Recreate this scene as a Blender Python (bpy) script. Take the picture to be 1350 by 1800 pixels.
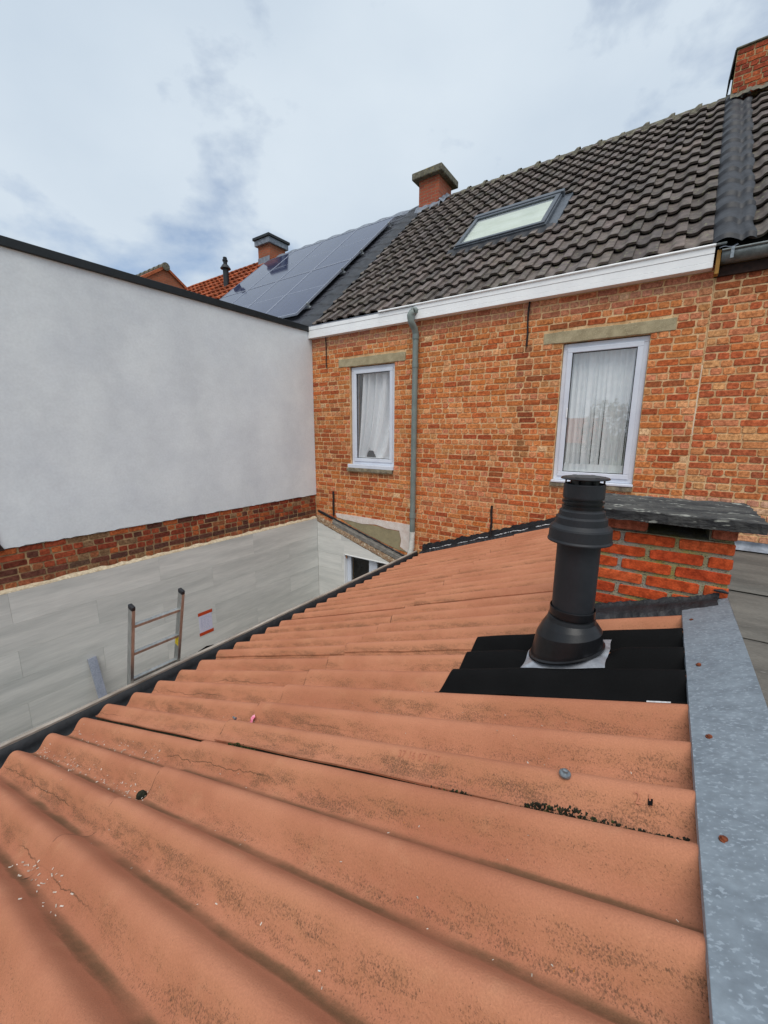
import bpy, math, random
import numpy as np
from mathutils import Vector, Matrix
random.seed(7); RS = np.random.RandomState(11)
R = math.radians
for o in list(bpy.data.objects): bpy.data.objects.remove(o)
SC = bpy.context.scene; COL = SC.collection

# ------------------------------------------------------------------ camera
ZO = 4.5                                    # camera height above the courtyard
FPX = 712.37
M = np.array([[0.82368243, 0.56704096, 0.00343552], [0.11317613, -0.15845667, -0.98085812], [-0.55564235, 0.80830442, -0.19469348]])
cam = bpy.data.cameras.new('camera'); camo = bpy.data.objects.new('camera', cam); COL.objects.link(camo)
cam.sensor_fit = 'VERTICAL'; cam.sensor_height = 24.0; cam.lens = 24.0 * FPX / 1800.0
cam.clip_start = 0.02; cam.clip_end = 3000
rot = Matrix((M[0], -M[1], -M[2])).transposed()
camo.matrix_world = Matrix.Translation((0, 0, ZO)) @ rot.to_4x4()
SC.camera = camo

# ------------------------------------------------------------------ sky, sun, exposure
SUN_AZ = R(152); SUN_EL = R(60)             # azimuth clockwise from +Y: behind the camera, to its right
wd = bpy.data.worlds.new('World'); SC.world = wd; wd.use_nodes = True
nt = wd.node_tree; nt.nodes.clear()
N = nt.nodes.new; L = nt.links.new
out = N('ShaderNodeOutputWorld'); bg = N('ShaderNodeBackground'); bg.inputs['Strength'].default_value = 0.1
sky = N('ShaderNodeTexSky'); sky.sky_type = 'NISHITA'; sky.sun_disc = False
sky.sun_elevation = SUN_EL; sky.sun_rotation = SUN_AZ; sky.air_density = 1.0; sky.dust_density = 1.5; sky.ozone_density = 1.0
tc = N('ShaderNodeTexCoord')
mp = N('ShaderNodeMapping'); mp.inputs['Scale'].default_value = (1.0, 1.0, 1.7); mp.inputs['Location'].default_value = (1.7, 6.4, 2.9)
L(tc.outputs['Generated'], mp.inputs['Vector'])
n1 = N('ShaderNodeTexNoise'); n1.inputs['Scale'].default_value = 3.7; n1.inputs['Detail'].default_value = 9; n1.inputs['Roughness'].default_value = 0.54; n1.inputs['Distortion'].default_value = 0.12
n2 = N('ShaderNodeTexNoise'); n2.inputs['Scale'].default_value = 1.7; n2.inputs['Detail'].default_value = 7; n2.inputs['Roughness'].default_value = 0.5
L(mp.outputs['Vector'], n1.inputs['Vector']); L(mp.outputs['Vector'], n2.inputs['Vector'])
cov = N('ShaderNodeValToRGB'); cov.color_ramp.elements[0].position = 0.30; cov.color_ramp.elements[1].position = 0.46
cov.color_ramp.elements[0].color = (0.25, 0.25, 0.25, 1); cov.color_ramp.elements[1].color = (1, 1, 1, 1)
L(n1.outputs['Fac'], cov.inputs['Fac'])
shd = N('ShaderNodeValToRGB'); shd.color_ramp.elements[0].position = 0.34; shd.color_ramp.elements[1].position = 0.68
shd.color_ramp.elements[0].color = (3.65, 4.28, 4.98, 1); shd.color_ramp.elements[1].color = (4.5, 5.06, 5.6, 1)
L(n2.outputs['Fac'], shd.inputs['Fac'])
mx = N('ShaderNodeMixRGB'); L(cov.outputs['Color'], mx.inputs['Fac']); L(sky.outputs['Color'], mx.inputs['Color1']); L(shd.outputs['Color'], mx.inputs['Color2'])
L(mx.outputs['Color'], bg.inputs['Color']); L(bg.outputs['Background'], out.inputs['Surface'])

sun = bpy.data.lights.new('sun', 'SUN'); sun.energy = 1.5; sun.angle = R(45); sun.color = (1.0, 0.955, 0.89)
suno = bpy.data.objects.new('sun', sun); COL.objects.link(suno)
sd = Vector((math.sin(SUN_AZ) * math.cos(SUN_EL), math.cos(SUN_AZ) * math.cos(SUN_EL), math.sin(SUN_EL)))
suno.rotation_euler = sd.to_track_quat('Z', 'Y').to_euler(); suno.location = (0, -6, 12)
SC.view_settings.view_transform = 'Standard'; SC.view_settings.look = 'None'
SC.view_settings.exposure = 0.65; SC.view_settings.gamma = 1.0
SC.view_settings.use_curve_mapping = False

# ------------------------------------------------------------------ pixel helpers (photograph is 1350 x 1800)
def ray(x, y): return M.T @ np.array([(x - 675) / FPX, (y - 900) / FPX, 1.0])
def onX(x, y, X): d = ray(x, y); return d * X / d[0]
def onY(x, y, Y): d = ray(x, y); return d * Y / d[1]
def onZ(x, y, Z): d = ray(x, y); return d * Z / d[2]
def area_px(P, w, h):                       # rough size in the picture of a piece w x h at P
    c = M @ np.array(P); 
    return w * h / max(c[2], .2) ** 2

# ------------------------------------------------------------------ colour + materials
def lin(r, g, b, k=1.0):
    f = lambda c: ((c / 255.0 + 0.055) / 1.055) ** 2.4 if c > 10 else c / 255.0 / 12.92
    return (f(r) * k, f(g) * k, f(b) * k, 1.0)
MATS = {}
def mat(name, c1, c2=None, scale=6.0, rough=0.8, bump=0.15, bscale=60.0, stretch=(1, 1, 1), metallic=0.0, tint=None, spec=0.4,
        speck=None, speck_scale=90.0, speck_amt=0.5, grain=0.16, detail=6, dist=0.004):
    m = bpy.data.materials.new(name); m.use_nodes = True; MATS[name] = m
    t = m.node_tree; nn = t.nodes.new; ll = t.links.new; b = t.nodes['Principled BSDF']
    b.inputs['Roughness'].default_value = rough; b.inputs['Metallic'].default_value = metallic
    b.inputs['Specular IOR Level'].default_value = spec
    c = nn('ShaderNodeTexCoord'); vec = c.outputs['Object']
    if tint == 'object':                    # shared meshes: shift the pattern from piece to piece
        oi = nn('ShaderNodeObjectInfo'); ad = nn('ShaderNodeVectorMath'); ad.operation = 'MULTIPLY_ADD'
        ad.inputs[1].default_value = (37, 91, 53); cx = nn('ShaderNodeCombineXYZ')
        for i in range(3): ll(oi.outputs['Random'], cx.inputs[i])
        ll(cx.outputs[0], ad.inputs[0]); ll(vec, ad.inputs[2]); vec = ad.outputs[0]
    mpn = nn('ShaderNodeMapping'); mpn.inputs['Scale'].default_value = stretch; ll(vec, mpn.inputs['Vector'])
    n = nn('ShaderNodeTexNoise'); n.inputs['Scale'].default_value = scale; n.inputs['Detail'].default_value = detail; n.inputs['Roughness'].default_value = .6
    ll(mpn.outputs[0], n.inputs['Vector'])
    r = nn('ShaderNodeValToRGB'); r.color_ramp.elements[0].position = .36; r.color_ramp.elements[1].position = .66
    r.color_ramp.elements[0].color = c1; r.color_ramp.elements[1].color = c2 or c1
    ll(n.outputs['Fac'], r.inputs['Fac']); colr = r.outputs['Color']
    if tint:
        if tint == 'object': src = oi.outputs['Color']
        else:
            a = nn('ShaderNodeAttribute'); a.attribute_name = 'tint'; src = a.outputs['Color']
        mm = nn('ShaderNodeMixRGB'); mm.blend_type = 'MULTIPLY'; mm.inputs['Fac'].default_value = 1
        ll(colr, mm.inputs['Color1']); ll(src, mm.inputs['Color2']); colr = mm.outputs['Color']
    n2 = nn('ShaderNodeTexNoise'); n2.inputs['Scale'].default_value = bscale; n2.inputs['Detail'].default_value = 4
    ll(mpn.outputs[0], n2.inputs['Vector'])
    if grain:
        g = nn('ShaderNodeMapRange'); g.inputs['From Min'].default_value = .3; g.inputs['From Max'].default_value = .7
        g.inputs['To Min'].default_value = 1 - grain; g.inputs['To Max'].default_value = 1 + grain
        ll(n2.outputs['Fac'], g.inputs['Value'])
        mg = nn('ShaderNodeVectorMath'); mg.operation = 'SCALE'; ll(colr, mg.inputs[0]); ll(g.outputs[0], mg.inputs['Scale']); colr = mg.outputs[0]
    if speck:
        n3 = nn('ShaderNodeTexNoise'); n3.inputs['Scale'].default_value = speck_scale; n3.inputs['Detail'].default_value = 3; ll(mpn.outputs[0], n3.inputs['Vector'])
        r3 = nn('ShaderNodeValToRGB'); r3.color_ramp.elements[0].position = 1 - speck_amt; r3.color_ramp.elements[1].position = min(1, 1.06 - speck_amt)
        ll(n3.outputs['Fac'], r3.inputs['Fac']); ms = nn('ShaderNodeMixRGB'); ll(r3.outputs['Color'], ms.inputs['Fac']); ll(colr, ms.inputs['Color1']); ms.inputs['Color2'].default_value = speck; colr = ms.outputs['Color']
    ll(colr, b.inputs['Base Color'])
    if bump:
        bp = nn('ShaderNodeBump'); bp.inputs['Strength'].default_value = bump; bp.inputs['Distance'].default_value = dist
        ll(n2.outputs['Fac'], bp.inputs['Height']); ll(bp.outputs[0], b.inputs['Normal'])
    return m
W4 = (1, 1, 1, 1)
mat('brick_one', (.60, .52, .48, 1), (1.25, 1.24, 1.22, 1), scale=34, rough=.92, bump=.55, bscale=150, tint='object', grain=.22, spec=.2)
mat('brick_mass', (.60, .52, .48, 1), (1.25, 1.24, 1.22, 1), scale=34, rough=.92, bump=.55, bscale=150, tint='attr', grain=.22, spec=.2)
mat('mortar_cream', lin(224, 190, 146), lin(192, 148, 104), scale=9, rough=.95, bump=.6, bscale=120, speck=lin(112, 76, 52), speck_scale=55, speck_amt=.38, spec=.2)
mat('mortar_dark', lin(186, 158, 118), lin(120, 100, 76), scale=6, rough=.95, bump=.6, bscale=110, spec=.2)
mat('mortar_lichen', lin(160, 156, 148), lin(154, 142, 66), scale=7, rough=.95, bump=.8, bscale=140, speck=lin(86, 84, 78), speck_scale=140, speck_amt=.42, spec=.2, dist=.006)
mat('render_white', lin(223, 230, 233), lin(212, 219, 224), scale=1.6, rough=.9, bump=.32, bscale=38, grain=.035, spec=.25, detail=9)
mat('coping_black', lin(28, 32, 35), lin(22, 26, 28), scale=8, rough=.45, bump=.05, bscale=40)
mat('panel_grey', lin(220, 219, 214), lin(190, 191, 187), scale=2.1, rough=.55, bump=.06, bscale=22, stretch=(1, .28, 2.6), tint='object', grain=.05, detail=9, spec=.35)
mat('panel_grey_front', lin(222, 221, 216), lin(196, 197, 193), scale=2.1, rough=.55, bump=.06, bscale=22, stretch=(.28, 1, 2.6), tint='object', grain=.05, detail=9, spec=.35)
mat('white_pvc', lin(242, 243, 243), lin(234, 235, 236), scale=3, rough=.38, bump=.02, bscale=30, grain=.02)
mat('white_pvc_window', lin(214, 220, 230), lin(204, 210, 222), scale=4, rough=.32, bump=.0, grain=.02)
mat('stone_lintel', lin(172, 160, 130), lin(146, 134, 106), scale=9, rough=.92, bump=.5, bscale=120, speck=lin(196, 186, 156), speck_scale=120, speck_amt=.36)
mat('stone_sill', lin(150, 140, 118), lin(92, 86, 74), scale=12, rough=.92, bump=.5, bscale=120)
mat('iron', lin(48, 36, 34), lin(30, 24, 24), scale=30, rough=.8, bump=.3, bscale=90)
mat('pvc_grey', lin(124, 134, 130), lin(108, 119, 116), scale=5, rough=.5, bump=.05, bscale=30, grain=.05)
mat('pvc_white_old', lin(214, 214, 208), lin(190, 190, 184), scale=14, rough=.5, bump=.05)
mat('tile_one', lin(108, 99, 96), lin(74, 67, 65), scale=9, rough=.72, bump=.35, bscale=90, tint='object', speck=lin(112, 112, 88), speck_scale=26, speck_amt=.385, spec=.35)
mat('tile_mass', lin(108, 99, 96), lin(74, 67, 65), scale=9, rough=.72, bump=.35, bscale=90, tint='attr', speck=lin(112, 112, 88), speck_scale=26, speck_amt=.385, spec=.35)
mat('underlay', lin(26, 24, 24), rough=.95, bump=0, grain=0)
mat('ridge_tile', lin(118, 114, 98), lin(74, 70, 62), scale=16, rough=.92, bump=.6, bscale=70, speck=lin(150, 132, 70), speck_scale=14, speck_amt=.34)
mat('lead_black', lin(50, 52, 57), lin(34, 36, 41), scale=7, rough=.55, bump=.35, bscale=20, dist=.01)
mat('lead_grey', lin(132, 139, 150), lin(96, 103, 114), scale=8, rough=.5, bump=.3, bscale=24, dist=.008)
mat('zinc', lin(120, 130, 139), lin(138, 149, 158), scale=14, rough=.5, bump=.05, bscale=60, metallic=.2, speck=lin(152, 163, 173), speck_scale=120, speck_amt=.42, grain=.12, stretch=(.8, 1.2, 1), detail=8)
mat('zinc_gutter', lin(118, 124, 124), lin(92, 98, 99), scale=9, rough=.5, bump=.05, metallic=.3)
mat('rust', lin(128, 66, 36), lin(78, 40, 26), scale=120, rough=.9, bump=.3, bscale=300)
mat('wood_ochre', lin(166, 124, 58), lin(128, 90, 42), scale=14, rough=.8, bump=.2, stretch=(1, 1, .2))
mat('felt', lin(112, 109, 103), lin(84, 82, 78), scale=2.2, rough=.95, bump=.5, bscale=70, speck=lin(124, 122, 118), speck_scale=34, speck_amt=.33, stretch=(.6, 1.6, 1))
mat('slab', lin(82, 81, 78), lin(40, 40, 42), scale=13, rough=.92, bump=1.0, bscale=48, speck=lin(146, 146, 138), speck_scale=30, speck_amt=.39, dist=.014, stretch=(.35, 1.5, 1))
mat('plastic_black', lin(37, 39, 43), lin(30, 32, 36), scale=10, rough=.5, bump=.08, bscale=160, grain=.06)
mat('plastic_gloss', lin(24, 25, 28), lin(20, 21, 23), scale=10, rough=.33, bump=.04, bscale=60, grain=.06)
mat('rubber_black', lin(13, 13, 14), lin(8, 8, 9), scale=7, rough=.85, bump=.25, bscale=160, grain=.1, spec=.15)
mat('mastic', lin(40, 41, 45), lin(24, 25, 28), scale=14, rough=.55, bump=.7, bscale=50, dist=.008)
mat('sealant_white', lin(204, 204, 206), lin(150, 150, 152), scale=40, rough=.7, bump=.3)
mat('butyl', lin(168, 172, 178), lin(146, 150, 158), scale=14, rough=.4, metallic=.4, bump=.3, bscale=40)
mat('aluminium', lin(176, 178, 176), lin(150, 153, 152), scale=12, rough=.36, metallic=.75, bump=.03, stretch=(1, 1, .2))
mat('cap_black', lin(30, 31, 36), rough=.6, bump=.05)
mat('sticker_yellow', lin(228, 206, 40), lin(214, 190, 30), scale=40, rough=.6, bump=0)
mat('grey_profile', lin(150, 156, 170), lin(136, 142, 156), scale=9, rough=.5, bump=.03)
mat('paper', lin(214, 212, 230), lin(204, 202, 222), scale=12, rough=.8, bump=.1, grain=.02)
mat('ink', lin(150, 160, 190), rough=.8, bump=0)
mat('tape_orange', lin(198, 74, 34), lin(188, 64, 28), scale=20, rough=.5, bump=.1)
mat('curtain', lin(244, 246, 248), lin(236, 240, 243), scale=20, rough=.9, bump=.1, bscale=300, grain=.03)
mat('sheer', lin(244, 247, 247), lin(234, 239, 240), scale=12, rough=.9, bump=.1, bscale=300, grain=.03)
mat('room_dark', lin(62, 64, 68), rough=.9, bump=0, grain=0)
mat('anthracite', lin(84, 90, 98), lin(70, 76, 84), scale=10, rough=.4, bump=.03, grain=.04)
mat('sky_sheen_green', lin(216, 218, 208), lin(194, 197, 178), scale=2.4, rough=.8, bump=.05, grain=.03, stretch=(1, 3, 1))
mat('solar_frame', lin(160, 165, 178), rough=.4, metallic=.4, bump=0)
mat('tile_orange', lin(178, 98, 58), lin(134, 66, 40), scale=7, rough=.85, bump=.4, bscale=60, tint='object')
mat('tile_orange_mass', lin(178, 98, 58), lin(134, 66, 40), scale=7, rough=.85, bump=.4, bscale=60)
mat('tile_slate', lin(66, 68, 76), lin(50, 52, 58), scale=7, rough=.6, bump=.3, bscale=60)
mat('cement_patch', lin(152, 142, 112), lin(134, 124, 98), scale=6, rough=.95, bump=.5, bscale=90)
mat('whitewash', lin(222, 214, 208), lin(206, 190, 180), scale=9, rough=.9, bump=.5, bscale=80)
mat('ledge_rubble', lin(160, 138, 112), lin(116, 86, 64), scale=24, rough=.95, bump=.8, bscale=60, speck=lin(188, 178, 160), speck_scale=30, speck_amt=.42, dist=.01)
mat('ledge_grey', lin(126, 122, 116), lin(100, 97, 92), scale=12, rough=.9, bump=.5, bscale=60)
mat('cream_strip', lin(206, 194, 168), lin(176, 158, 130), scale=24, rough=.9, bump=.4)
mat('gutter_black', lin(46, 48, 52), lin(32, 34, 37), scale=10, rough=.6, bump=.4, bscale=50)
mat('gutter_rim', lin(168, 160, 150), lin(130, 120, 110), scale=12, rough=.7, bump=.3, stretch=(1, .3, 1))
mat('moss', lin(64, 78, 34), lin(34, 42, 22), scale=60, rough=1, bump=.8, bscale=200)
mat('moss_dark_lap_shade', lin(44, 46, 30), lin(26, 26, 22), scale=60, rough=1, bump=.8, bscale=200)
mat('flake', lin(206, 200, 190), lin(140, 122, 104), scale=50, rough=.9, bump=0)
mat('wrapper_pink', lin(226, 110, 150), lin(232, 190, 200), scale=60, rough=.5, bump=.2)
mat('steel', lin(150, 156, 160), lin(120, 126, 130), scale=40, rough=.35, metallic=.7, bump=0)
mat('timber_dark', lin(58, 40, 34), lin(34, 24, 22), scale=30, rough=.9, bump=.5, stretch=(1, .2, 1))
mat('concrete', lin(140, 138, 132), lin(118, 116, 110), scale=3, rough=.95, bump=.3)
mat('grass_ground', lin(96, 104, 66), lin(80, 84, 58), scale=.2, rough=1, bump=.2)
mat('house_brick_far', lin(150, 92, 68), lin(122, 70, 52), scale=3, rough=.95, bump=.1)
mat('house_render_far', lin(206, 200, 190), lin(190, 184, 174), scale=2, rough=.95, bump=.1)
mat('leaf', lin(74, 92, 48), lin(50, 66, 34), scale=4, rough=.8, bump=0)
mat('bark', lin(92, 78, 64), lin(66, 56, 46), scale=8, rough=.95, bump=.4)

# glass: reflects by angle and lets the rest straight through
def glass(name, f0, tintc, rough=.012):
    m = bpy.data.materials.new(name); m.use_nodes = True; MATS[name] = m; t = m.node_tree; t.nodes.clear(); nn = t.nodes.new
    o = nn('ShaderNodeOutputMaterial'); mixs = nn('ShaderNodeMixShader'); lw_ = nn('ShaderNodeLayerWeight'); lw_.inputs['Blend'].default_value = .5
    pw = nn('ShaderNodeMath'); pw.operation = 'POWER'; pw.inputs[1].default_value = 4.0; t.links.new(lw_.outputs['Facing'], pw.inputs[0])
    ma = nn('ShaderNodeMath'); ma.operation = 'MULTIPLY_ADD'; ma.inputs[1].default_value = 1 - f0; ma.inputs[2].default_value = f0; t.links.new(pw.outputs[0], ma.inputs[0])
    tr = nn('ShaderNodeBsdfTransparent'); tr.inputs[0].default_value = tintc; gl = nn('ShaderNodeBsdfGlossy'); gl.inputs['Roughness'].default_value = rough
    t.links.new(ma.outputs[0], mixs.inputs[0]); t.links.new(tr.outputs[0], mixs.inputs[1]); t.links.new(gl.outputs[0], mixs.inputs[2]); t.links.new(mixs.outputs[0], o.inputs[0])
glass('glass', .26, (1, 1, 1, 1)); glass('glass_low', .05, (.8, .82, .82, 1)); glass('glass_roof', .10, (.92, .96, .93, 1))

def render_streaks():                        # rain runs and trowel sweeps in the render
    t = MATS['render_white'].node_tree; b = t.nodes['Principled BSDF']; src = b.inputs['Base Color'].links[0].from_socket; c = t.nodes.new('ShaderNodeTexCoord')
    for sc, st, lo in ((1.3, (1, 1.4, .7), .965), (9.0, (1, 1.0, 1.3), .985)):
        k = t.nodes.new('ShaderNodeMapping'); k.inputs['Scale'].default_value = st; n = t.nodes.new('ShaderNodeTexNoise'); n.inputs['Scale'].default_value = sc; n.inputs['Detail'].default_value = 8; g = t.nodes.new('ShaderNodeMapRange')
        g.inputs['From Min'].default_value = .35; g.inputs['From Max'].default_value = .6; g.inputs['To Min'].default_value = lo; g.inputs['To Max'].default_value = 1.02; v = t.nodes.new('ShaderNodeVectorMath'); v.operation = 'SCALE'
        t.links.new(c.outputs['Object'], k.inputs[0]); t.links.new(k.outputs[0], n.inputs['Vector']); t.links.new(n.outputs['Fac'], g.inputs[0]); t.links.new(src, v.inputs[0]); t.links.new(g.outputs[0], v.inputs['Scale']); src = v.outputs[0]
    t.links.new(src, b.inputs['Base Color'])
render_streaks()
def solar_mat():
    m = bpy.data.materials.new('solar_cell'); m.use_nodes = True; MATS['solar_cell'] = m; t = m.node_tree; nn = t.nodes.new; ll = t.links.new
    b = t.nodes['Principled BSDF']; b.inputs['Roughness'].default_value = .07; b.inputs['IOR'].default_value = 1.33
    c = nn('ShaderNodeTexCoord'); br = nn('ShaderNodeTexBrick'); br.offset = 0; br.inputs['Color1'].default_value = lin(52, 58, 84); br.inputs['Color2'].default_value = lin(46, 52, 78)
    br.inputs['Mortar'].default_value = lin(84, 90, 110); br.inputs['Scale'].default_value = 1; br.inputs['Mortar Size'].default_value = .0016
    br.inputs['Brick Width'].default_value = .183; br.inputs['Row Height'].default_value = .09
    ll(c.outputs['Object'], br.inputs['Vector']); ll(br.outputs['Color'], b.inputs['Base Color'])
solar_mat()

PITCH = 0.177; YC0 = 0.464                  # corrugation pitch, first crest
SLAP_M = (-1.57 + 3.05) / math.cos(R(19.6))
def sheet_mat():
    m = bpy.data.materials.new('corrugated'); m.use_nodes = True; MATS['corrugated'] = m; t = m.node_tree; nn = t.nodes.new; ll = t.links.new
    b = t.nodes['Principled BSDF']; b.inputs['Roughness'].default_value = .82; b.inputs['Specular IOR Level'].default_value = .3
    def mth(op, a, bb=None, cc=None):
        q = nn('ShaderNodeMath'); q.operation = op
        for i, v in enumerate((a, bb, cc)):
            if v is None: continue
            if isinstance(v, (int, float)): q.inputs[i].default_value = v
            else: ll(v, q.inputs[i])
        return q.outputs[0]
    def noise(vec, sc, det=5, ro=.6, st=None):
        if st:
            k = nn('ShaderNodeMapping'); k.inputs['Scale'].default_value = st; ll(vec, k.inputs[0]); vec = k.outputs[0]
        q = nn('ShaderNodeTexNoise'); q.inputs['Scale'].default_value = sc; q.inputs['Detail'].default_value = det; q.inputs['Roughness'].default_value = ro; ll(vec, q.inputs['Vector']); return q.outputs['Fac']
    def ramp(fac, p0, p1, a=0., bb=1.):
        q = nn('ShaderNodeMapRange'); q.interpolation_type = 'SMOOTHSTEP'; q.inputs['From Min'].default_value = p0; q.inputs['From Max'].default_value = p1; q.inputs['To Min'].default_value = a; q.inputs['To Max'].default_value = bb; ll(fac, q.inputs['Value']); return q.outputs[0]
    def mix(fac, a, bb, bt='MIX'):
        q = nn('ShaderNodeMixRGB'); q.blend_type = bt
        for i, v in zip(('Fac', 'Color1', 'Color2'), (fac, a, bb)):
            if isinstance(v, (int, float)): q.inputs[i].default_value = v
            elif isinstance(v, tuple): q.inputs[i].default_value = v
            else: ll(v, q.inputs[i])
        return q.outputs[0]
    uv = nn('ShaderNodeUVMap'); uv.uv_map = 'uv'; sp = nn('ShaderNodeSeparateXYZ'); ll(uv.outputs[0], sp.inputs[0])
    s, v = sp.outputs[0], sp.outputs[1]      # s: metres up the slope, v: corrugation count
    obj = nn('ShaderNodeTexCoord').outputs['Object']
    big = noise(obj, 2.2, 7); mid = noise(obj, 9, 6); fine = noise(obj, 260, 4, .7); dots = noise(obj, 210, 5, .7, (1, .7, 1)); dots2 = noise(obj, 330, 2, .5, (1, .7, 1))
    streak = noise(obj, 7, 6, .6, (.5, 5, 1))
    col = mix(ramp(big, .35, .68), lin(184, 123, 94), lin(169, 108, 81))
    col = mix(ramp(mid, .55, .8, 0, .5), col, lin(190, 136, 104))
    # algae and dirt that settle low on the flank towards the eaves side
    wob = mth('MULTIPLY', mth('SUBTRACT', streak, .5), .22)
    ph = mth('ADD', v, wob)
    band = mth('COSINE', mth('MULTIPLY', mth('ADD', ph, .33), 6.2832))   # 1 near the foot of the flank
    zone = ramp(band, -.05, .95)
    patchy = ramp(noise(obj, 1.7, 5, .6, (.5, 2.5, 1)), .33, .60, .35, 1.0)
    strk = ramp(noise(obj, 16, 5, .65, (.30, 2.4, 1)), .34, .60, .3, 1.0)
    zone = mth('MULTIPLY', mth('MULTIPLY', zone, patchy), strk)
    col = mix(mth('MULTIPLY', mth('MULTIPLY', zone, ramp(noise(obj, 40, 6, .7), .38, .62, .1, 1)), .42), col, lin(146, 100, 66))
    thr = mth('SUBTRACT', .675, mth('MULTIPLY', zone, .22))
    sp1 = ramp(mth('SUBTRACT', dots, thr), 0.0, .05)
    ochre = ramp(mth('COSINE', mth('MULTIPLY', mth('ADD', ph, .20), 6.2832)), .3, 1.0)
    col = mix(mth('MULTIPLY', mth('MULTIPLY', ochre, patchy), .13), col, lin(168, 122, 74))
    col = mix(mth('MULTIPLY', sp1, .45), col, lin(88, 64, 48))
    thr2 = mth('SUBTRACT', .72, mth('MULTIPLY', zone, .19))
    sp2 = ramp(mth('SUBTRACT', dots2, thr2), 0.0, .03)
    col = mix(mth('MULTIPLY', sp2, .5), col, lin(60, 48, 38))
    # olive-brown band beside each trough: the flank's shade painted in together with silt
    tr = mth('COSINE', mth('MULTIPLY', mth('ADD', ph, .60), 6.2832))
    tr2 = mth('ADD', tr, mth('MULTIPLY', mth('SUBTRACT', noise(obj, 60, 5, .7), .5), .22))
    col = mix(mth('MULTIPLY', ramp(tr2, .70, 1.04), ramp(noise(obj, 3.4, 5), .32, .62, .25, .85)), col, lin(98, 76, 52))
    # dark broken line along the end laps of the sheets
    lp = mth('ABSOLUTE', mth('ADD', mth('SUBTRACT', s, SLAP_M), mth('MULTIPLY', mth('SUBTRACT', noise(obj, 25, 3), .5), .02)))
    col = mix(mth('MULTIPLY', ramp(lp, .0015, .0055, 1, 0), ramp(noise(obj, 14, 3), .47, .56, .0, .9)), col, lin(44, 32, 26))
    # hairline cracks wandering along the flank
    wv = noise(obj, 6, 5, .65, (1, .15, 1)); fr = mth('FRACT', mth('ADD', v, mth('MULTIPLY', mth('SUBTRACT', wv, .5), .26)))
    ln = mth('ABSOLUTE', mth('SUBTRACT', fr, .68)); on = ramp(noise(obj, 1.4, 2, .5, (.45, 4, 1)), .57, .63)
    crack = mth('MULTIPLY', ramp(ln, .003, .010, 1, 0), on)
    col = mix(mth('MULTIPLY', crack, .7), col, lin(70, 52, 36))
    ye = ramp(noise(obj, 60, 3), .73, .78); col = mix(mth('MULTIPLY', ye, mth('MULTIPLY', zone, .7)), col, lin(196, 128, 44))
    g = nn('ShaderNodeMapRange'); g.inputs['To Min'].default_value = .72; g.inputs['To Max'].default_value = 1.28; ll(fine, g.inputs[0])
    vs = nn('ShaderNodeVectorMath'); vs.operation = 'SCALE'; ll(col, vs.inputs[0]); ll(g.outputs[0], vs.inputs['Scale'])
    ll(vs.outputs[0], b.inputs['Base Color'])
    bp = nn('ShaderNodeBump'); bp.inputs['Strength'].default_value = .5; bp.inputs['Distance'].default_value = .003; ll(mth('ADD', fine, mth('MULTIPLY', dots, .8)), bp.inputs['Height']); ll(bp.outputs[0], b.inputs['Normal'])
sheet_mat()

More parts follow.
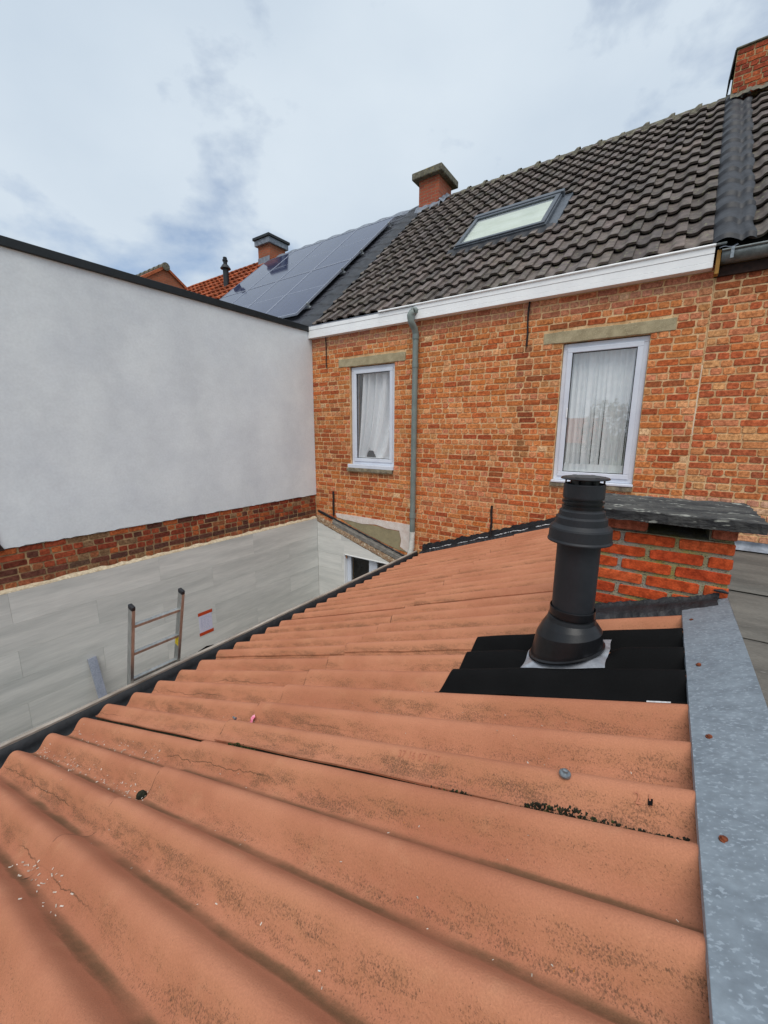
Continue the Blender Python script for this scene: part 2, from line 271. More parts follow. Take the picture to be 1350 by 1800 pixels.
# ------------------------------------------------------------------ object helpers
ORG = {}
def org(o): return ORG.get(o.name, np.zeros(3)) if o is not None else np.zeros(3)
def thing(name, label, cat, base, group=None):
    o = bpy.data.objects.new(name, None); COL.objects.link(o); o.empty_display_size = .1
    o.location = base; o['label'] = label; o['category'] = cat
    if group: o['group'] = group
    ORG[o.name] = np.array(base, float); return o
class MB:
    def __init__(s): s.v = []; s.f = []; s.uv = None; s.tint = None; s.smooth = []
    def add(s, vs, fs, smooth=False):
        n = len(s.v); s.v += [tuple(map(float, p)) for p in vs]; s.f += [tuple(i + n for i in q) for q in fs]; s.smooth += [smooth] * len(fs); return s
    def box(s, x0, x1, y0, y1, z0, z1):
        return s.add([(x0, y0, z0), (x1, y0, z0), (x1, y1, z0), (x0, y1, z0), (x0, y0, z1), (x1, y0, z1), (x1, y1, z1), (x0, y1, z1)],
                     [(0, 3, 2, 1), (4, 5, 6, 7), (0, 1, 5, 4), (1, 2, 6, 5), (2, 3, 7, 6), (3, 0, 4, 7)])
    def obox(s, c, ax, ay, az, hx, hy, hz):  # box with its own axes and half sizes
        c, ax, ay, az = map(np.array, (c, ax, ay, az)); vs = []
        for k in (-1, 1):
            for i, j in ((-1, -1), (1, -1), (1, 1), (-1, 1)): vs.append(c + ax * hx * i + ay * hy * j + az * hz * k)
        return s.add(vs, [(0, 3, 2, 1), (4, 5, 6, 7), (0, 1, 5, 4), (1, 2, 6, 5), (2, 3, 7, 6), (3, 0, 4, 7)])
    def prism(s, poly, d):                   # polygon (3D points) pushed along d
        n = len(poly); p = [np.array(q, float) for q in poly]; d = np.array(d, float)
        return s.add(p + [q + d for q in p], [tuple(range(n)), tuple(range(2 * n - 1, n - 1, -1))] + [(i + n, (i + 1) % n + n, (i + 1) % n, i) for i in range(n)])
    def tube(s, path, r, n=12, cap=True):
        P = [np.array(p, float) for p in path]; rr = r if hasattr(r, '__len__') else [r] * len(P); rings = []
        up = np.array([0.31, 0.22, 0.93])
        for i, p in enumerate(P):
            t = P[min(i + 1, len(P) - 1)] - P[max(i - 1, 0)]; t = t / np.linalg.norm(t)
            a = np.cross(t, up)
            if np.linalg.norm(a) < .35: a = np.cross(t, [1, 0, 0])
            a /= np.linalg.norm(a); b = np.cross(t, a)
            rings.append([p + rr[i] * (math.cos(2 * math.pi * k / n) * a + math.sin(2 * math.pi * k / n) * b) for k in range(n)])
        fs = [(i * n + k, i * n + (k + 1) % n, (i + 1) * n + (k + 1) % n, (i + 1) * n + k) for i in range(len(P) - 1) for k in range(n)]
        s.add([q for g in rings for q in g], fs, True)
        if cap: s.add(rings[0], [tuple(range(n))]); s.add(rings[-1], [tuple(range(n - 1, -1, -1))])
        return s
    def lathe(s, prof, cx, cy, n=36):        # profile of (r, z); None starts a new, unsmoothed run
        run = []
        def flush():
            if len(run) > 1:
                vs = [(cx + r * math.cos(2 * math.pi * k / n), cy + r * math.sin(2 * math.pi * k / n), z) for r, z in run for k in range(n)]
                s.add(vs, [(i * n + k, i * n + (k + 1) % n, (i + 1) * n + (k + 1) % n, (i + 1) * n + k) for i in range(len(run) - 1) for k in range(n)], True)
        for i in range(len(prof) - 1):
            run = [prof[i], prof[i + 1]]; flush()
        return s
    def grid(s, fn, nu, nv, smooth=True):
        vs = [fn(i / nu, j / nv) for j in range(nv + 1) for i in range(nu + 1)]
        return s.add(vs, [(j * (nu + 1) + i, j * (nu + 1) + i + 1, (j + 1) * (nu + 1) + i + 1, (j + 1) * (nu + 1) + i) for j in range(nv) for i in range(nu)], smooth)
    def mesh(s, name, o3=(0, 0, 0)):
        me = bpy.data.meshes.new(name); o3 = np.array(o3)
        me.from_pydata([tuple(np.array(p) - o3) for p in s.v] if len(s.v) < 200000 else s.v, [], s.f)
        me.polygons.foreach_set('use_smooth', s.smooth)
        if s.uv is not None:
            ul = me.uv_layers.new(name='uv'); idx = np.empty(len(me.loops), int); me.loops.foreach_get('vertex_index', idx)
            ul.data.foreach_set('uv', np.array(s.uv, float)[idx].ravel())
        me.update(); return me
    def build(s, name, m, parent=None, bevel=0, kind=None, flipfix=True, label=None):
        me = s.mesh(name, org(parent))
        if flipfix:
            import bmesh
            bm = bmesh.new(); bm.from_mesh(me); bmesh.ops.recalc_face_normals(bm, faces=bm.faces[:]); bm.to_mesh(me); bm.free()
        me.materials.append(MATS[m]); o = bpy.data.objects.new(name, me); COL.objects.link(o)
        if parent is not None: o.parent = parent; ORG[o.name] = org(parent)
        if bevel:
            bv = o.modifiers.new('bevel', 'BEVEL'); bv.width = bevel; bv.segments = 2; bv.limit_method = 'ANGLE'
        if kind: o['kind'] = kind
        if label: o['label'] = label
        return o
def tag(o, label, cat, group=None):
    o['label'] = label; o['category'] = cat
    if group: o['group'] = group
    return o
def single(mb, name, m, label, cat, base, bevel=0, group=None, kind=None):   # a thing that is one mesh
    me = mb.mesh(name, base)
    import bmesh
    bm = bmesh.new(); bm.from_mesh(me); bmesh.ops.recalc_face_normals(bm, faces=bm.faces[:]); bm.to_mesh(me); bm.free()
    me.materials.append(MATS[m]); o = bpy.data.objects.new(name, me); COL.objects.link(o); o.location = base; ORG[o.name] = np.array(base, float)
    if bevel:
        bv = o.modifiers.new('bevel', 'BEVEL'); bv.width = bevel; bv.segments = 2; bv.limit_method = 'ANGLE'
    if kind: o['kind'] = kind; o['label'] = label
    else: tag(o, label, cat, group)
    return o
def place(name, me, pos, rotm, scale, parent, color=None):   # a shared-mesh piece
    o = bpy.data.objects.new(name, me); COL.objects.link(o); o.parent = parent
    o.matrix_local = Matrix.Translation(Vector(np.array(pos) - org(parent))) @ rotm.to_4x4() @ Matrix.Diagonal((*scale, 1))
    if color is not None: o.color = (*color[:3], 1)
    return o
def joined(name, items, m, parent):          # items: (verts Nx3, faces, tint): everything past the individual pieces
    vs, fs, tn, k = [], [], [], 0
    for v, f, t in items:
        vs.append(v); fs += [tuple(i + k for i in q) for q in f]; tn.append(np.tile((*t[:3], 1.0), (len(v), 1))); k += len(v)
    if not vs: return None
    me = bpy.data.meshes.new(name); me.from_pydata((np.concatenate(vs) - org(parent)).tolist(), [], fs)
    at = me.color_attributes.new('tint', 'FLOAT_COLOR', 'POINT'); at.data.foreach_set('color', np.concatenate(tn).ravel()); me.update()
    me.materials.append(MATS[m]); o = bpy.data.objects.new(name, me); COL.objects.link(o); o.parent = parent; o['kind'] = 'stuff'; return o

# ------------------------------------------------------------------ bricks
def brick_proto(l, h, d, seed, worn=1.0):    # centred on u and z, worn face towards -y, sides running back into the mortar
    r = random.Random(seed); e = lambda a: r.uniform(-a, a) * worn; P = []
    for sx, sz in ((-1, -1), (1, -1), (1, 1), (-1, 1)):
        cu, cz = (r.uniform(.003, .009) + (r.uniform(0, .022) if r.random() < .28 * worn else 0) for _ in (0, 1))
        a = (sx * (l / 2 - cu), sz * h / 2 + e(.0022)); b = (sx * l / 2 + e(.003), sz * (h / 2 - min(cz, h * .4)))
        P += [b, a] if sx * sz > 0 else [a, b]
    # points run round the outline; add a jittered point on each long edge
    o = [P[0], P[1], (e(.2 * l), -h / 2 + e(.003)), P[2], P[3], P[4], P[5], (e(.2 * l), h / 2 + e(.003)), P[6], P[7]]
    n = len(o); vs = [(x, d, z) for x, z in o]; f = []
    for x, z in o:
        k = math.hypot(x, z); f.append((x - .0042 * (1 if x > 0 else -1) * min(1, abs(x) / (l * .3)), -.001 + e(.0012), z - .0042 * (1 if z > 0 else -1) * min(1, abs(z) / (h * .3))))
    vs += f
    return np.array(vs), [tuple(range(n, 2 * n))] + [(i, (i + 1) % n, n + (i + 1) % n, n + i) for i in range(n)]
def to_mesh(name, vf, m):
    me = bpy.data.meshes.new(name); me.from_pydata(vf[0].tolist(), [], vf[1]); me.update(); me.materials.append(MATS[m])
    import bmesh
    bm = bmesh.new(); bm.from_mesh(me); bmesh.ops.recalc_face_normals(bm, faces=bm.faces[:]); bm.to_mesh(me); bm.free(); return me
BH = 0.0645
PS = [brick_proto(.200, BH, .011, 100 + i) for i in range(9)]; PH = [brick_proto(.095, BH, .011, 200 + i) for i in range(9)]
MS = [to_mesh('brick_stretcher', p, 'brick_one') for p in PS]; MH = [to_mesh('brick_header', p, 'brick_one') for p in PH]
PAL = [(lin(188, 100, 60), 5), (lin(178, 88, 54), 4.5), (lin(196, 120, 72), 4), (lin(160, 74, 50), 2.6), (lin(186, 112, 62), 3), (lin(140, 78, 56), 1.3), (lin(150, 62, 46), 1.2), (lin(200, 132, 84), 2)]
PALH = [(lin(206, 136, 92), 5), (lin(208, 144, 108), 4), (lin(200, 126, 74), 4), (lin(196, 112, 68), 3), (lin(216, 162, 122), 1.6), (lin(188, 138, 92), 1.6), (lin(172, 92, 62), 1.2), (lin(226, 200, 168), .25), (lin(206, 130, 106), 2.5)]
PALD = [(lin(160, 80, 54), 4), (lin(138, 66, 46), 4), (lin(118, 60, 46), 3), (lin(150, 96, 66), 2), (lin(176, 98, 58), 2), (lin(140, 112, 84), 1.6), (lin(98, 62, 52), 1.5)]
def pick(pal, r):
    w = [p[1] for p in pal]; return np.array(r.choices([p[0] for p in pal], w)[0][:3])
def soft(u, z, sc=1.0): return math.sin(2.1 * u * sc + 1.3 * math.sin(1.7 * z * sc + .5)) * math.sin(2.9 * z * sc + 1.1 * math.sin(1.3 * u * sc)) * .6 + .4 * math.sin(7.3 * u * sc + 3 * z) * math.sin(6.1 * z * sc + 2 * u)
def mixc(a, b, k): return np.array(a) * (1 - k) + np.array(b[:3]) * k

def lay(z0, z1, u0, u1, openings, course, r, jn=.0105, head_every=2, tail=0.0):
    out = []; nz = int(round((z1 - z0) / course))
    for k in range(nz):
        zc = z0 + (k + .5) * course
        iv = [(u0, u1)]
        for (a, b, c, d) in openings:
            if c - .018 < zc < d + .018:
                nv = []
                for p, q in iv:
                    if b <= p or a >= q: nv.append((p, q)); continue
                    if a - p > .03: nv.append((p, a))
                    if q - b > .03: nv.append((b, q))
                iv = nv
        for p, q in iv:
            u = p + jn * .4
            first = True
            while u < q - .02:
                hd = (r.random() < .95) if k % head_every else (r.random() < .07)
                ln = (.097 if hd else .204) * r.uniform(.94, 1.05)
                if first and (k % 4) in (1, 2): ln *= r.uniform(.5, .8)
                first = False
                if q - (u + ln) < .055: ln = q - jn * .4 - u
                if ln > .23: ln = ln / 2
                out.append((u + ln / 2, zc + r.uniform(-.0025, .0025), ln, r)); u += ln + jn * r.uniform(.8, 1.35)
    return out
def brickwork(parent, items, toworld, rotm, colour, r, limit=300, scale_h=1.0, part='brick'):
    ranked = []
    for u, z, ln, _ in items:
        P = toworld(u, z); ranked.append((area_px(P, ln, BH), u, z, ln, P, colour(u, z, r, ln), r.randrange(9), r.uniform(-.0025, .003), r.random() < .5))
    def vis(P):
        c = M @ np.array(P)
        if c[2] < .1: return 0
        x, y = c[0] / c[2] * FPX + 675, c[1] / c[2] * FPX + 900
        return 1 if -20 < x < 1370 and -20 < y < 1820 else 0
    ranked.sort(key=lambda t: -t[0] * (.05 + vis(t[4])))
    mass = []; R3 = np.array(rotm)
    for n, (a, u, z, ln, P, colr, k, off, fl) in enumerate(ranked):
        st = ln > .145; sx = ln / (.200 if st else .095); out_ = R3 @ np.array([0, -1, 0])
        pos = np.array(P) + out_ * off; sc = (sx * (-1 if fl else 1), 1, scale_h)
        if n < limit:
            sc = (sx, 1, scale_h)
            place(part, (MS if st else MH)[k], pos, rotm, sc, parent, colr)
        else:
            v, f = (PS if st else PH)[k]; mass.append(((v * np.array((sx, 1, scale_h))) @ R3.T + pos, f, colr))
    return joined(part + 'work', mass, 'brick_mass', parent)
I3 = Matrix.Identity(3); ROT_X = Matrix.Rotation(R(90), 3, 'Z')     # face -Y / face +X

# ------------------------------------------------------------------ ground
g = MB().add([(-700, -700, -4.5), (700, -700, -4.5), (700, 700, -4.5), (-700, 700, -4.5)], [(0, 1, 2, 3)])
go = g.build('ground', 'grass_ground'); go['kind'] = 'structure'
g = MB().box(-5.6, -2.9, -5, 5.62, -4.6, -4.45).build('courtyard_paving', 'concrete', bevel=.005); g['kind'] = 'structure'

# ------------------------------------------------------------------ the brick house: wall, bricks, openings
YB = 5.62; EAVE_Y = 5.56; EAVE_Z = 1.80; PB = R(41)
SL = np.array([0, math.cos(PB), math.sin(PB)]); SN = np.array([0, -math.sin(PB), math.cos(PB)])
def roofp(X, s, h=0.0): return np.array([X, EAVE_Y, EAVE_Z]) + SL * s + SN * h
SEAM = 0.215; XL = -5.444
house = thing('brick_house', 'orange brick house with dark pantile roof, skylight and two curtained windows', 'house', (-2.6, 7.5, -4.5))
W1 = (-4.585, -3.672, -.575, 1.075); W2 = (-1.192, -.283, -.62, 1.077)
ops = [W1, W2, (-4.825, -3.468, 1.075, 1.213), (-1.428, -.055, 1.077, 1.213), (-4.66, -3.69, -.70, -.575), (-1.215, -.275, -.70, -.62), (-4.7, -3.1, -3.4, -2.2)]
def wall_sheet(parent, m, x0, x1, z0, z1, holes, Y, depth=.28):
    xs = sorted({x0, x1, *[h[0] for h in holes], *[h[1] for h in holes]}); zs = sorted({z0, z1, *[h[2] for h in holes], *[h[3] for h in holes]})
    b = MB()
    for i in range(len(xs) - 1):
        for k in range(len(zs) - 1):
            cx, cz = (xs[i] + xs[i + 1]) / 2, (zs[k] + zs[k + 1]) / 2
            if any(h[0] < cx < h[1] and h[2] < cz < h[3] for h in holes): continue
            b.add([(xs[i], Y, zs[k]), (xs[i + 1], Y, zs[k]), (xs[i + 1], Y, zs[k + 1]), (xs[i], Y, zs[k + 1])], [(0, 1, 2, 3)])
    for a, c, d, e in holes:
        b.add([(a, Y, d), (c, Y, d), (c, Y, e), (a, Y, e), (a, Y + depth, d), (c, Y + depth, d), (c, Y + depth, e), (a, Y + depth, e)],
              [(0, 4, 5, 1), (1, 5, 6, 2), (2, 6, 7, 3), (3, 7, 4, 0)])
    return b.build('wall', m, parent, flipfix=False)
W3 = (onY(605, 978, 5.575)[0], -3.15, -3.35, -2.255)
wall = wall_sheet(house, 'mortar_cream', -5.46, SEAM, -4.5, 1.74, [W1, W2, W3], YB + .0055)
def col_main(u, z, r, ln=.2):
    c = pick(PALH if ln < .13 else PAL, r) * r.uniform(.9, 1.1) * np.array((1.06, 1.05, .92)) * (1 + .20 * soft(u, z))
    c = mixc(c, lin(206, 140, 98) if ln < .13 else lin(192, 118, 70), .30)
    if -.9 < z < -.68 and -1.25 < u < -.25: c = mixc(c, lin(110, 76, 60), r.uniform(.1, .5))
    if z > 1.36: c = mixc(c, lin(188, 140, 122), r.uniform(.25, .75) * min(1, (z - 1.36) / .12))
    if abs(u + 1.63) < .16 and -.4 < z < 1.1: c = mixc(c, lin(74, 52, 42), r.uniform(.1, .75) * max(0, 1 - abs(u + 1.63) / .16))
    if u < -4.6 and -.7 < z < .6: c = mixc(c, lin(110, 72, 54), r.uniform(0, .4))
    if abs(u + 2.4) < .7 and abs(z + .95) < .25: c = mixc(c, lin(212, 146, 110), r.uniform(0, .5))
    if -.75 < z < -.6 and (-4.8 < u < -3.6): c = mixc(c, lin(96, 70, 56), r.uniform(.1, .6))
    return c
rb = random.Random(5)
brickwork(wall, lay(-2.35, 1.70, -5.455, SEAM - .004, ops, .0748, rb), lambda u, z: (u, YB, z), I3, col_main, rb)

def window(parent, x0, x1, z0, z1, setback, fw=.062, sw=.058, sill=True):
    y = YB + setback; w = MB()
    def ring(b, a, c, d, e, t, ya, yb):
        b.box(a, c, ya, yb, d, d + t); b.box(a, c, ya, yb, e - t, e); b.box(a, a + t, ya, yb, d + t, e - t); b.box(c - t, c, ya, yb, d + t, e - t)
    w = thing_part = MB(); ring(w, x0, x1, z0, z1, fw, y, y + .07)
    win = w.build('window', 'white_pvc_window', parent, bevel=.004)
    b = MB(); ring(b, x0 + fw - .012, x1 - fw + .012, z0 + fw - .012, z1 - fw + .012, sw, y - .014, y + .05); b.build('sash', 'white_pvc_window', win, bevel=.006)
    i = fw + sw - .02
    b = MB(); ring(b, x0 + i + .004, x1 - i - .004, z0 + i + .004, z1 - i - .004, .012, y + .004, y + .02); b.build('gasket', 'plastic_gloss', win)
    MB().add([(x0 + i, y + .015, z0 + i), (x1 - i, y + .015, z0 + i), (x1 - i, y + .015, z1 - i), (x0 + i, y + .015, z1 - i)], [(0, 1, 2, 3)]).build('pane', 'glass', win, flipfix=False)
    return win
# windows: frames stand a little back in their openings
win1 = window(house, W1[0] + .008, W1[1] - .004, W1[2] + .01, W1[3] - .012, .045)
win2 = window(house, W2[0] + .004, W2[1] - .004, W2[2] + .012, W2[3] - .012, .045)
MB().box(W2[0] + .10, W2[0] + .115, YB + .02, YB + .032, .18, .30).build('handle', 'white_pvc', win2, bevel=.003)
def rough_block(x0, x1, y0, y1, z0, z1, n=14, a=.004, seed=1):
    r = random.Random(seed); b = MB()
    xs = [x0 + (x1 - x0) * i / n for i in range(n + 1)]; vs = []
    for x in xs:
        e = lambda: r.uniform(-a, a)
        vs += [(x, y0 + e(), z0 + e()), (x, y0 + e() * .4, z1 + e()), (x, y1, z1 + e()), (x, y1, z0 + e())]
    fs = [(4 * i + k, 4 * i + (k + 1) % 4, 4 * i + 4 + (k + 1) % 4, 4 * i + 4 + k) for i in range(n) for k in range(4)] + [(0, 1, 2, 3), (4 * n + 3, 4 * n + 2, 4 * n + 1, 4 * n)]
    return b.add(vs, fs)
rough_block(-4.82, -3.47, YB - .009, YB + .25, 1.0775, 1.211, seed=3).build('lintel', 'stone_lintel', house, bevel=.006)
rough_block(-1.424, -.058, YB - .009, YB + .25, 1.0795, 1.211, seed=4).build('lintel', 'stone_lintel', house, bevel=.006)
rough_block(-4.655, -3.69, YB - .035, YB + .2, -.692, -.63, seed=6, a=.006).build('sill', 'stone_sill', house, bevel=.006)
MB().box(-4.63, -3.67, YB - .03, YB + .05, -.6295, -.566).build('sill_board', 'white_pvc_window', house, bevel=.006)
rough_block(-1.21, -.28, YB - .02, YB + .2, -.695, -.64, seed=8, a=.007).build('sill', 'stone_sill', house, bevel=.006)
MB().box(-1.20, -.275, YB - .03, YB + .05, -.6385, -.609).build('sill_board', 'white_pvc_window', house, bevel=.006)
# rooms behind the two windows
for (a, c, d, e) in (W1, W2):
    b = MB(); a2, c2, d2, e2 = a - .5, c + .5, d - .1, e + .15; y0, y1 = YB + .29, YB + 2.6
    V = [(a2, y0, d2), (c2, y0, d2), (c2, y0, e2), (a2, y0, e2), (a2, y1, d2), (c2, y1, d2), (c2, y1, e2), (a2, y1, e2)]
    b.add(V, [(4, 5, 6, 7), (0, 4, 7, 3), (1, 2, 6, 5), (3, 7, 6, 2), (0, 1, 5, 4)])
    h = [(a, y0, d), (c, y0, d), (c, y0, e), (a, y0, e)]
    b.add(V[:4] + h, [(0, 1, 5, 4), (1, 2, 6, 5), (2, 3, 7, 6), (3, 0, 4, 7)])
    b.build('room', 'room_dark', house, flipfix=False)

# curtains hang behind the panes
def curtain1(u, t):
    xl = -4.42 - .10 * t; xr = -3.70
    k = u ** (1 + .0 * t); x = xl + (xr - xl) * k
    x -= .22 * t ** 3 * math.sin(math.pi * min(1, k)) * (.4 + k)
    ph = 2 * math.pi * (4.6 * u + .8 * math.sin(3 * u) + .5 * t * t * u)
    dep = .062 + .022 * math.sin(9 * u)
    y = YB + .17 + dep * math.sin(ph) + .012 * math.sin(2.7 * ph + t) - .02 * t
    return (x, y, .98 - 1.50 * t + .03 * math.sin(8 * u) * t)
c = MB().grid(curtain1, 150, 24); single(c, 'curtain', 'curtain', 'white gathered curtain swept aside at its foot, in the window beside the grey downpipe', 'curtain', (-4.05, YB + .17, -.55))
b = MB(); rcu = random.Random(2); x = -1.15          # sheer drops, folded back on themselves, with slivers of dark room between
while x < -.32:
    w = rcu.uniform(.05, .08); open_ = rcu.random() < .5; sw_ = rcu.uniform(-.008, .008); dp_ = rcu.uniform(.028, .05)
    def strip_(u, t, x=x, w=w, sw_=sw_, dp_=dp_, open_=open_):
        k = 1 - (.16 * min(1, max(0, t - .25) * 2.2) if open_ else 0); return (x + .004 + w * u * k + sw_ * t * t, YB + .155 + dp_ * (1 - math.cos(2 * math.pi * u)) * .5 + .006 * math.sin(11 * u), 1.0 - 1.52 * t)
    b.grid(strip_, 10, 10); x += w - (.002 if open_ else .012)
b.grid(lambda u, t: (-1.15 + .84 * u, YB + .15 + .006 * math.sin(70 * u), -.40 - .13 * t), 60, 1)
single(b, 'curtain', 'sheer', 'sheer white pleated curtain hanging straight in the window above the small chimney', 'curtain', (-.73, YB + .16, -.55))
b = MB().prism([(-4.30, YB + .10, -.44), (-4.12, YB + .10, -.44), (-4.16, YB + .10, -.345), (-4.19, YB + .10, -.325), (-4.25, YB + .10, -.325), (-4.28, YB + .10, -.36)], (0, .03, 0))
single(b, 'window_ornament', 'rubber_black', 'small black ornament at the foot of the gathered curtain', 'ornament', (-4.21, YB + .12, -.44), bevel=.004)
MB().box(W1[0] + .06, W1[1] - .06, YB + .095, YB + .26, -.56, -.44).build('inner_sill', 'white_pvc', house)
MB().box(W2[0] + .06, W2[1] - .06, YB + .095, YB + .26, -.60, -.52).build('inner_sill', 'white_pvc', house)

# iron wall anchors
for (x, z0, z1, w) in ((-5.09, 1.09, 1.60, .011), (-4.995, -1.55, -1.09, .02), (-1.63, 1.08, 1.62, .013), (-1.965, -1.56, -1.04, .018)):
    r = random.Random(int(x * 100)); b = MB(); n = 7
    pts = [(x + r.uniform(-.006, .006), YB - .02 + r.uniform(-.003, .003), z0 + (z1 - z0) * i / n) for i in range(n + 1)]
    b.tube(pts, [w * (.8 + .3 * r.random()) for _ in pts], 6); b.build('wall_anchor', 'iron', house)

# fascia / boxed gutter
FY = 5.52
def fascia(x0, x1, dz=0, dy=0):
    b = MB(); y = FY + dy
    b.box(x0, x1, y, YB + .002, 1.607 + dz, 1.660 + dz); b.box(x0, x1, y + .004, YB + .003, 1.662 + dz, 1.735 + dz); b.box(x0, x1, y, YB + .004, 1.737 + dz, 1.80 + dz)
    return b.build('fascia_board', 'white_pvc', house, bevel=.003)
fascia(-5.435, -3.262); fascia(-3.258, .178, .008, -.012)
MB().tube([(-3.9, FY - .016, 1.815), (-1.6, FY - .016, 1.816), (.18, FY - .016, 1.818)], .014, 8).build('gutter_bead', 'white_pvc', house)
MB().tube([(.181, FY - .016, 1.818), (.262, FY - .016, 1.819)], .013, 8).build('gutter_bead_end', 'zinc_gutter', house)
MB().tube([(-5.43, FY + .006, 1.804), (-3.9, FY + .004, 1.806)], .009, 8).build('gutter_bead', 'lead_grey', house)
# downpipe
DX = onY(728, 760, 5.56)[0]; DY = 5.555
dp = MB(); zt = 1.60
path = [(DX + .02, FY + .02, 1.735), (DX + .0, FY - .055, 1.725), (DX - .03, FY - .085, 1.66), (DX - .02, FY - .07, 1.57), (DX, DY - .03, 1.49), (DX, DY, 1.42)]
pp = []
for i in range(len(path) - 1):
    for k in range(4): pp.append(tuple(np.array(path[i]) * (1 - k / 4) + np.array(path[i + 1]) * k / 4))
pp.append(path[-1])
dpo = MB().tube(pp, .047, 16).tube([(DX, DY, 1.45), (DX, DY, -1.62)], .043, 18).build('downpipe', 'pvc_grey', house)
for z, rr in ((1.42, .050), (1.02, .048), (-1.30, .050)): MB().tube([(DX, DY, z), (DX, DY, z - .07)], rr, 18).build('collar', 'pvc_grey', dpo)
MB().tube([(DX, DY, -1.60), (DX - .004, DY, -1.85), (DX - .03, DY - .03, -2.03)], [.046, .046, .045], 16).build('shoe', 'pvc_white_old', dpo)
for z in (.95, -1.27): MB().tube([(DX - .05, DY + .02, z), (DX - .05, DY + .07, z)], .01, 8).build('bracket', 'iron', dpo)

# ------------------------------------------------------------------ pantiles
TW = 5.48 / 24; TG = .3605; TL = .42
def tprof(p):                                # height across one tile: hollow pan, then a flat raised roll
    if p < .42: return .007 * ((p - .24) / .24) ** 2
    if p < .66: q = (p - .42) / .24; return .0039 + .039 * (.5 - .5 * math.cos(math.pi * q))
    q = (p - .66) / .36; return .043 - .004 * q * q
def tile_proto(seed=0, lift=.052):
    r = random.Random(seed); nx = 12; vs = []; fs = []; n1 = nx + 1; cut = [.035 * max(0., 1 - i / nx / .22) ** 2 for i in range(nx + 1)]
    pr = [tprof(1.015 * i / nx) + r.uniform(-.0008, .0008) for i in range(n1)]
    X = [TW * 1.015 * i / nx for i in range(n1)]
    bow = r.uniform(-.003, .003)
    for y, h in ((0, lift), (TL * .5, lift * .5 + bow), (TL, 0)): vs += [(X[i], y + (cut[i] if y == 0 else 0), h + pr[i]) for i in range(n1)]
    for j in range(2): fs += [(j * n1 + i, j * n1 + i + 1, (j + 1) * n1 + i + 1, (j + 1) * n1 + i) for i in range(nx)]
    k = len(vs); vs += [(X[i], cut[i], lift + pr[i]) for i in range(n1)] + [(X[i], .005 + cut[i], lift + pr[i] - .028) for i in range(n1)]
    fs += [(k + n1 + i, k + n1 + i + 1, k + i + 1, k + i) for i in range(nx)]
    k = len(vs); vs += [(X[-1], 0, lift + pr[-1]), (X[-1], TL, pr[-1]), (X[-1], TL, pr[-1] - .036), (X[-1], .004, lift + pr[-1] - .036)]
    fs += [(k, k + 3, k + 2, k + 1)]
    return np.array(vs), fs
TP = [tile_proto(i) for i in range(6)]; TM = []
for v, f in TP:
    me = bpy.data.meshes.new('pantile'); me.from_pydata(v.tolist(), [], f); me.polygons.foreach_set('use_smooth', [len(q) == 4 and i < 24 for i, q in enumerate(f)]); me.update(); me.materials.append(MATS['tile_one']); TM.append(me)
ROT_R = Matrix.Rotation(PB, 3, 'X'); R3R = np.array(ROT_R)
def tiles(parent, cols, rows, skip, tone, seed, limit=300, base_h=.0):
    r = random.Random(seed); L_ = []
    for row in range(rows):
        for x in cols:
            s = -.01 + row * TG
            if skip(x, s): continue
            P = roofp(x + r.uniform(-.003, .003), s + r.uniform(-.006, .006), base_h + r.uniform(-.002, .003))
            k = tone * r.uniform(.66, 1.26); colr = (k * r.uniform(.98, 1.06), k, k * r.uniform(.92, 1.0))
            sl = r.random() < .06
            L_.append((area_px(P, TW, TG), P - SL * (r.uniform(0, .02) if sl else 0), r.randrange(6), r.uniform(-.035, .035) if sl else r.uniform(-.012, .012), colr))
    L_.sort(key=lambda t: -t[0]); mass = []
    for n, (a, P, k, tw, colr) in enumerate(L_):
        rm = ROT_R @ Matrix.Rotation(tw, 3, 'Z')
        if n < limit: place('roof_tile', TM[k], P, rm, (1, 1, 1), parent, colr)
        else: mass.append((TP[k][0] @ np.array(rm).T + P, TP[k][1], colr))
    return joined('roof_tiles', mass, 'tile_mass', parent)
RIDGE_S = 5.30
def roof_slab(parent, x0, x1, s1=5.30, m='underlay', h=-.012):   # closed body under the tiles, both slopes
    t = roofp(0, s1, h); y0 = EAVE_Y + .05; z0 = roofp(0, .05 / math.cos(PB), h)[2]
    b = MB().prism([(x0, y0, z0), (x0, t[1], t[2]), (x0, 2 * t[1] - y0, z0), (x0, 2 * t[1] - y0, z0 - .15), (x0, y0, z0 - .15)], (x1 - x0, 0, 0))
    return b.build('roof', m, parent)
roof = roof_slab(house, -5.40, SEAM)
cols = [-5.335 + TW * i for i in range(24)]
tiles(roof, cols, 15, lambda x, s: (-3.36 < x < -1.80 and 1.52 < s < 2.80), 1.0, 3)
def ridge_cap(parent, x0, x1, m='ridge_tile', n=None, s1=RIDGE_S, rad=.115, step=.37):
    n = n or int(round((x1 - x0) / step)); top = roofp(0, s1, 0); r = random.Random(9)
    for i in range(n):
        a, c = x0 + (x1 - x0) * i / n, x0 + (x1 - x0) * (i + 1) / n; b = MB(); rr = rad * r.uniform(.95, 1.06); dz = r.uniform(-.012, .012)
        def f(u, t, a=a, c=c, rr=rr, dz=dz):
            th = math.pi * (1.08 * t - .04); k = rr * (1.30 if u > .84 else (1.0 + .05 * u)); return (a + (c + .02 - a) * u, top[1] - math.cos(th) * k, top[2] - .055 + dz + math.sin(th) * k)
        b.grid(f, 8, 10); b.build('ridge_tile', m, parent, flipfix=False)
ridge_cap(roof, -4.62, .20)
b = MB()                                      # cement bedding along the ridge
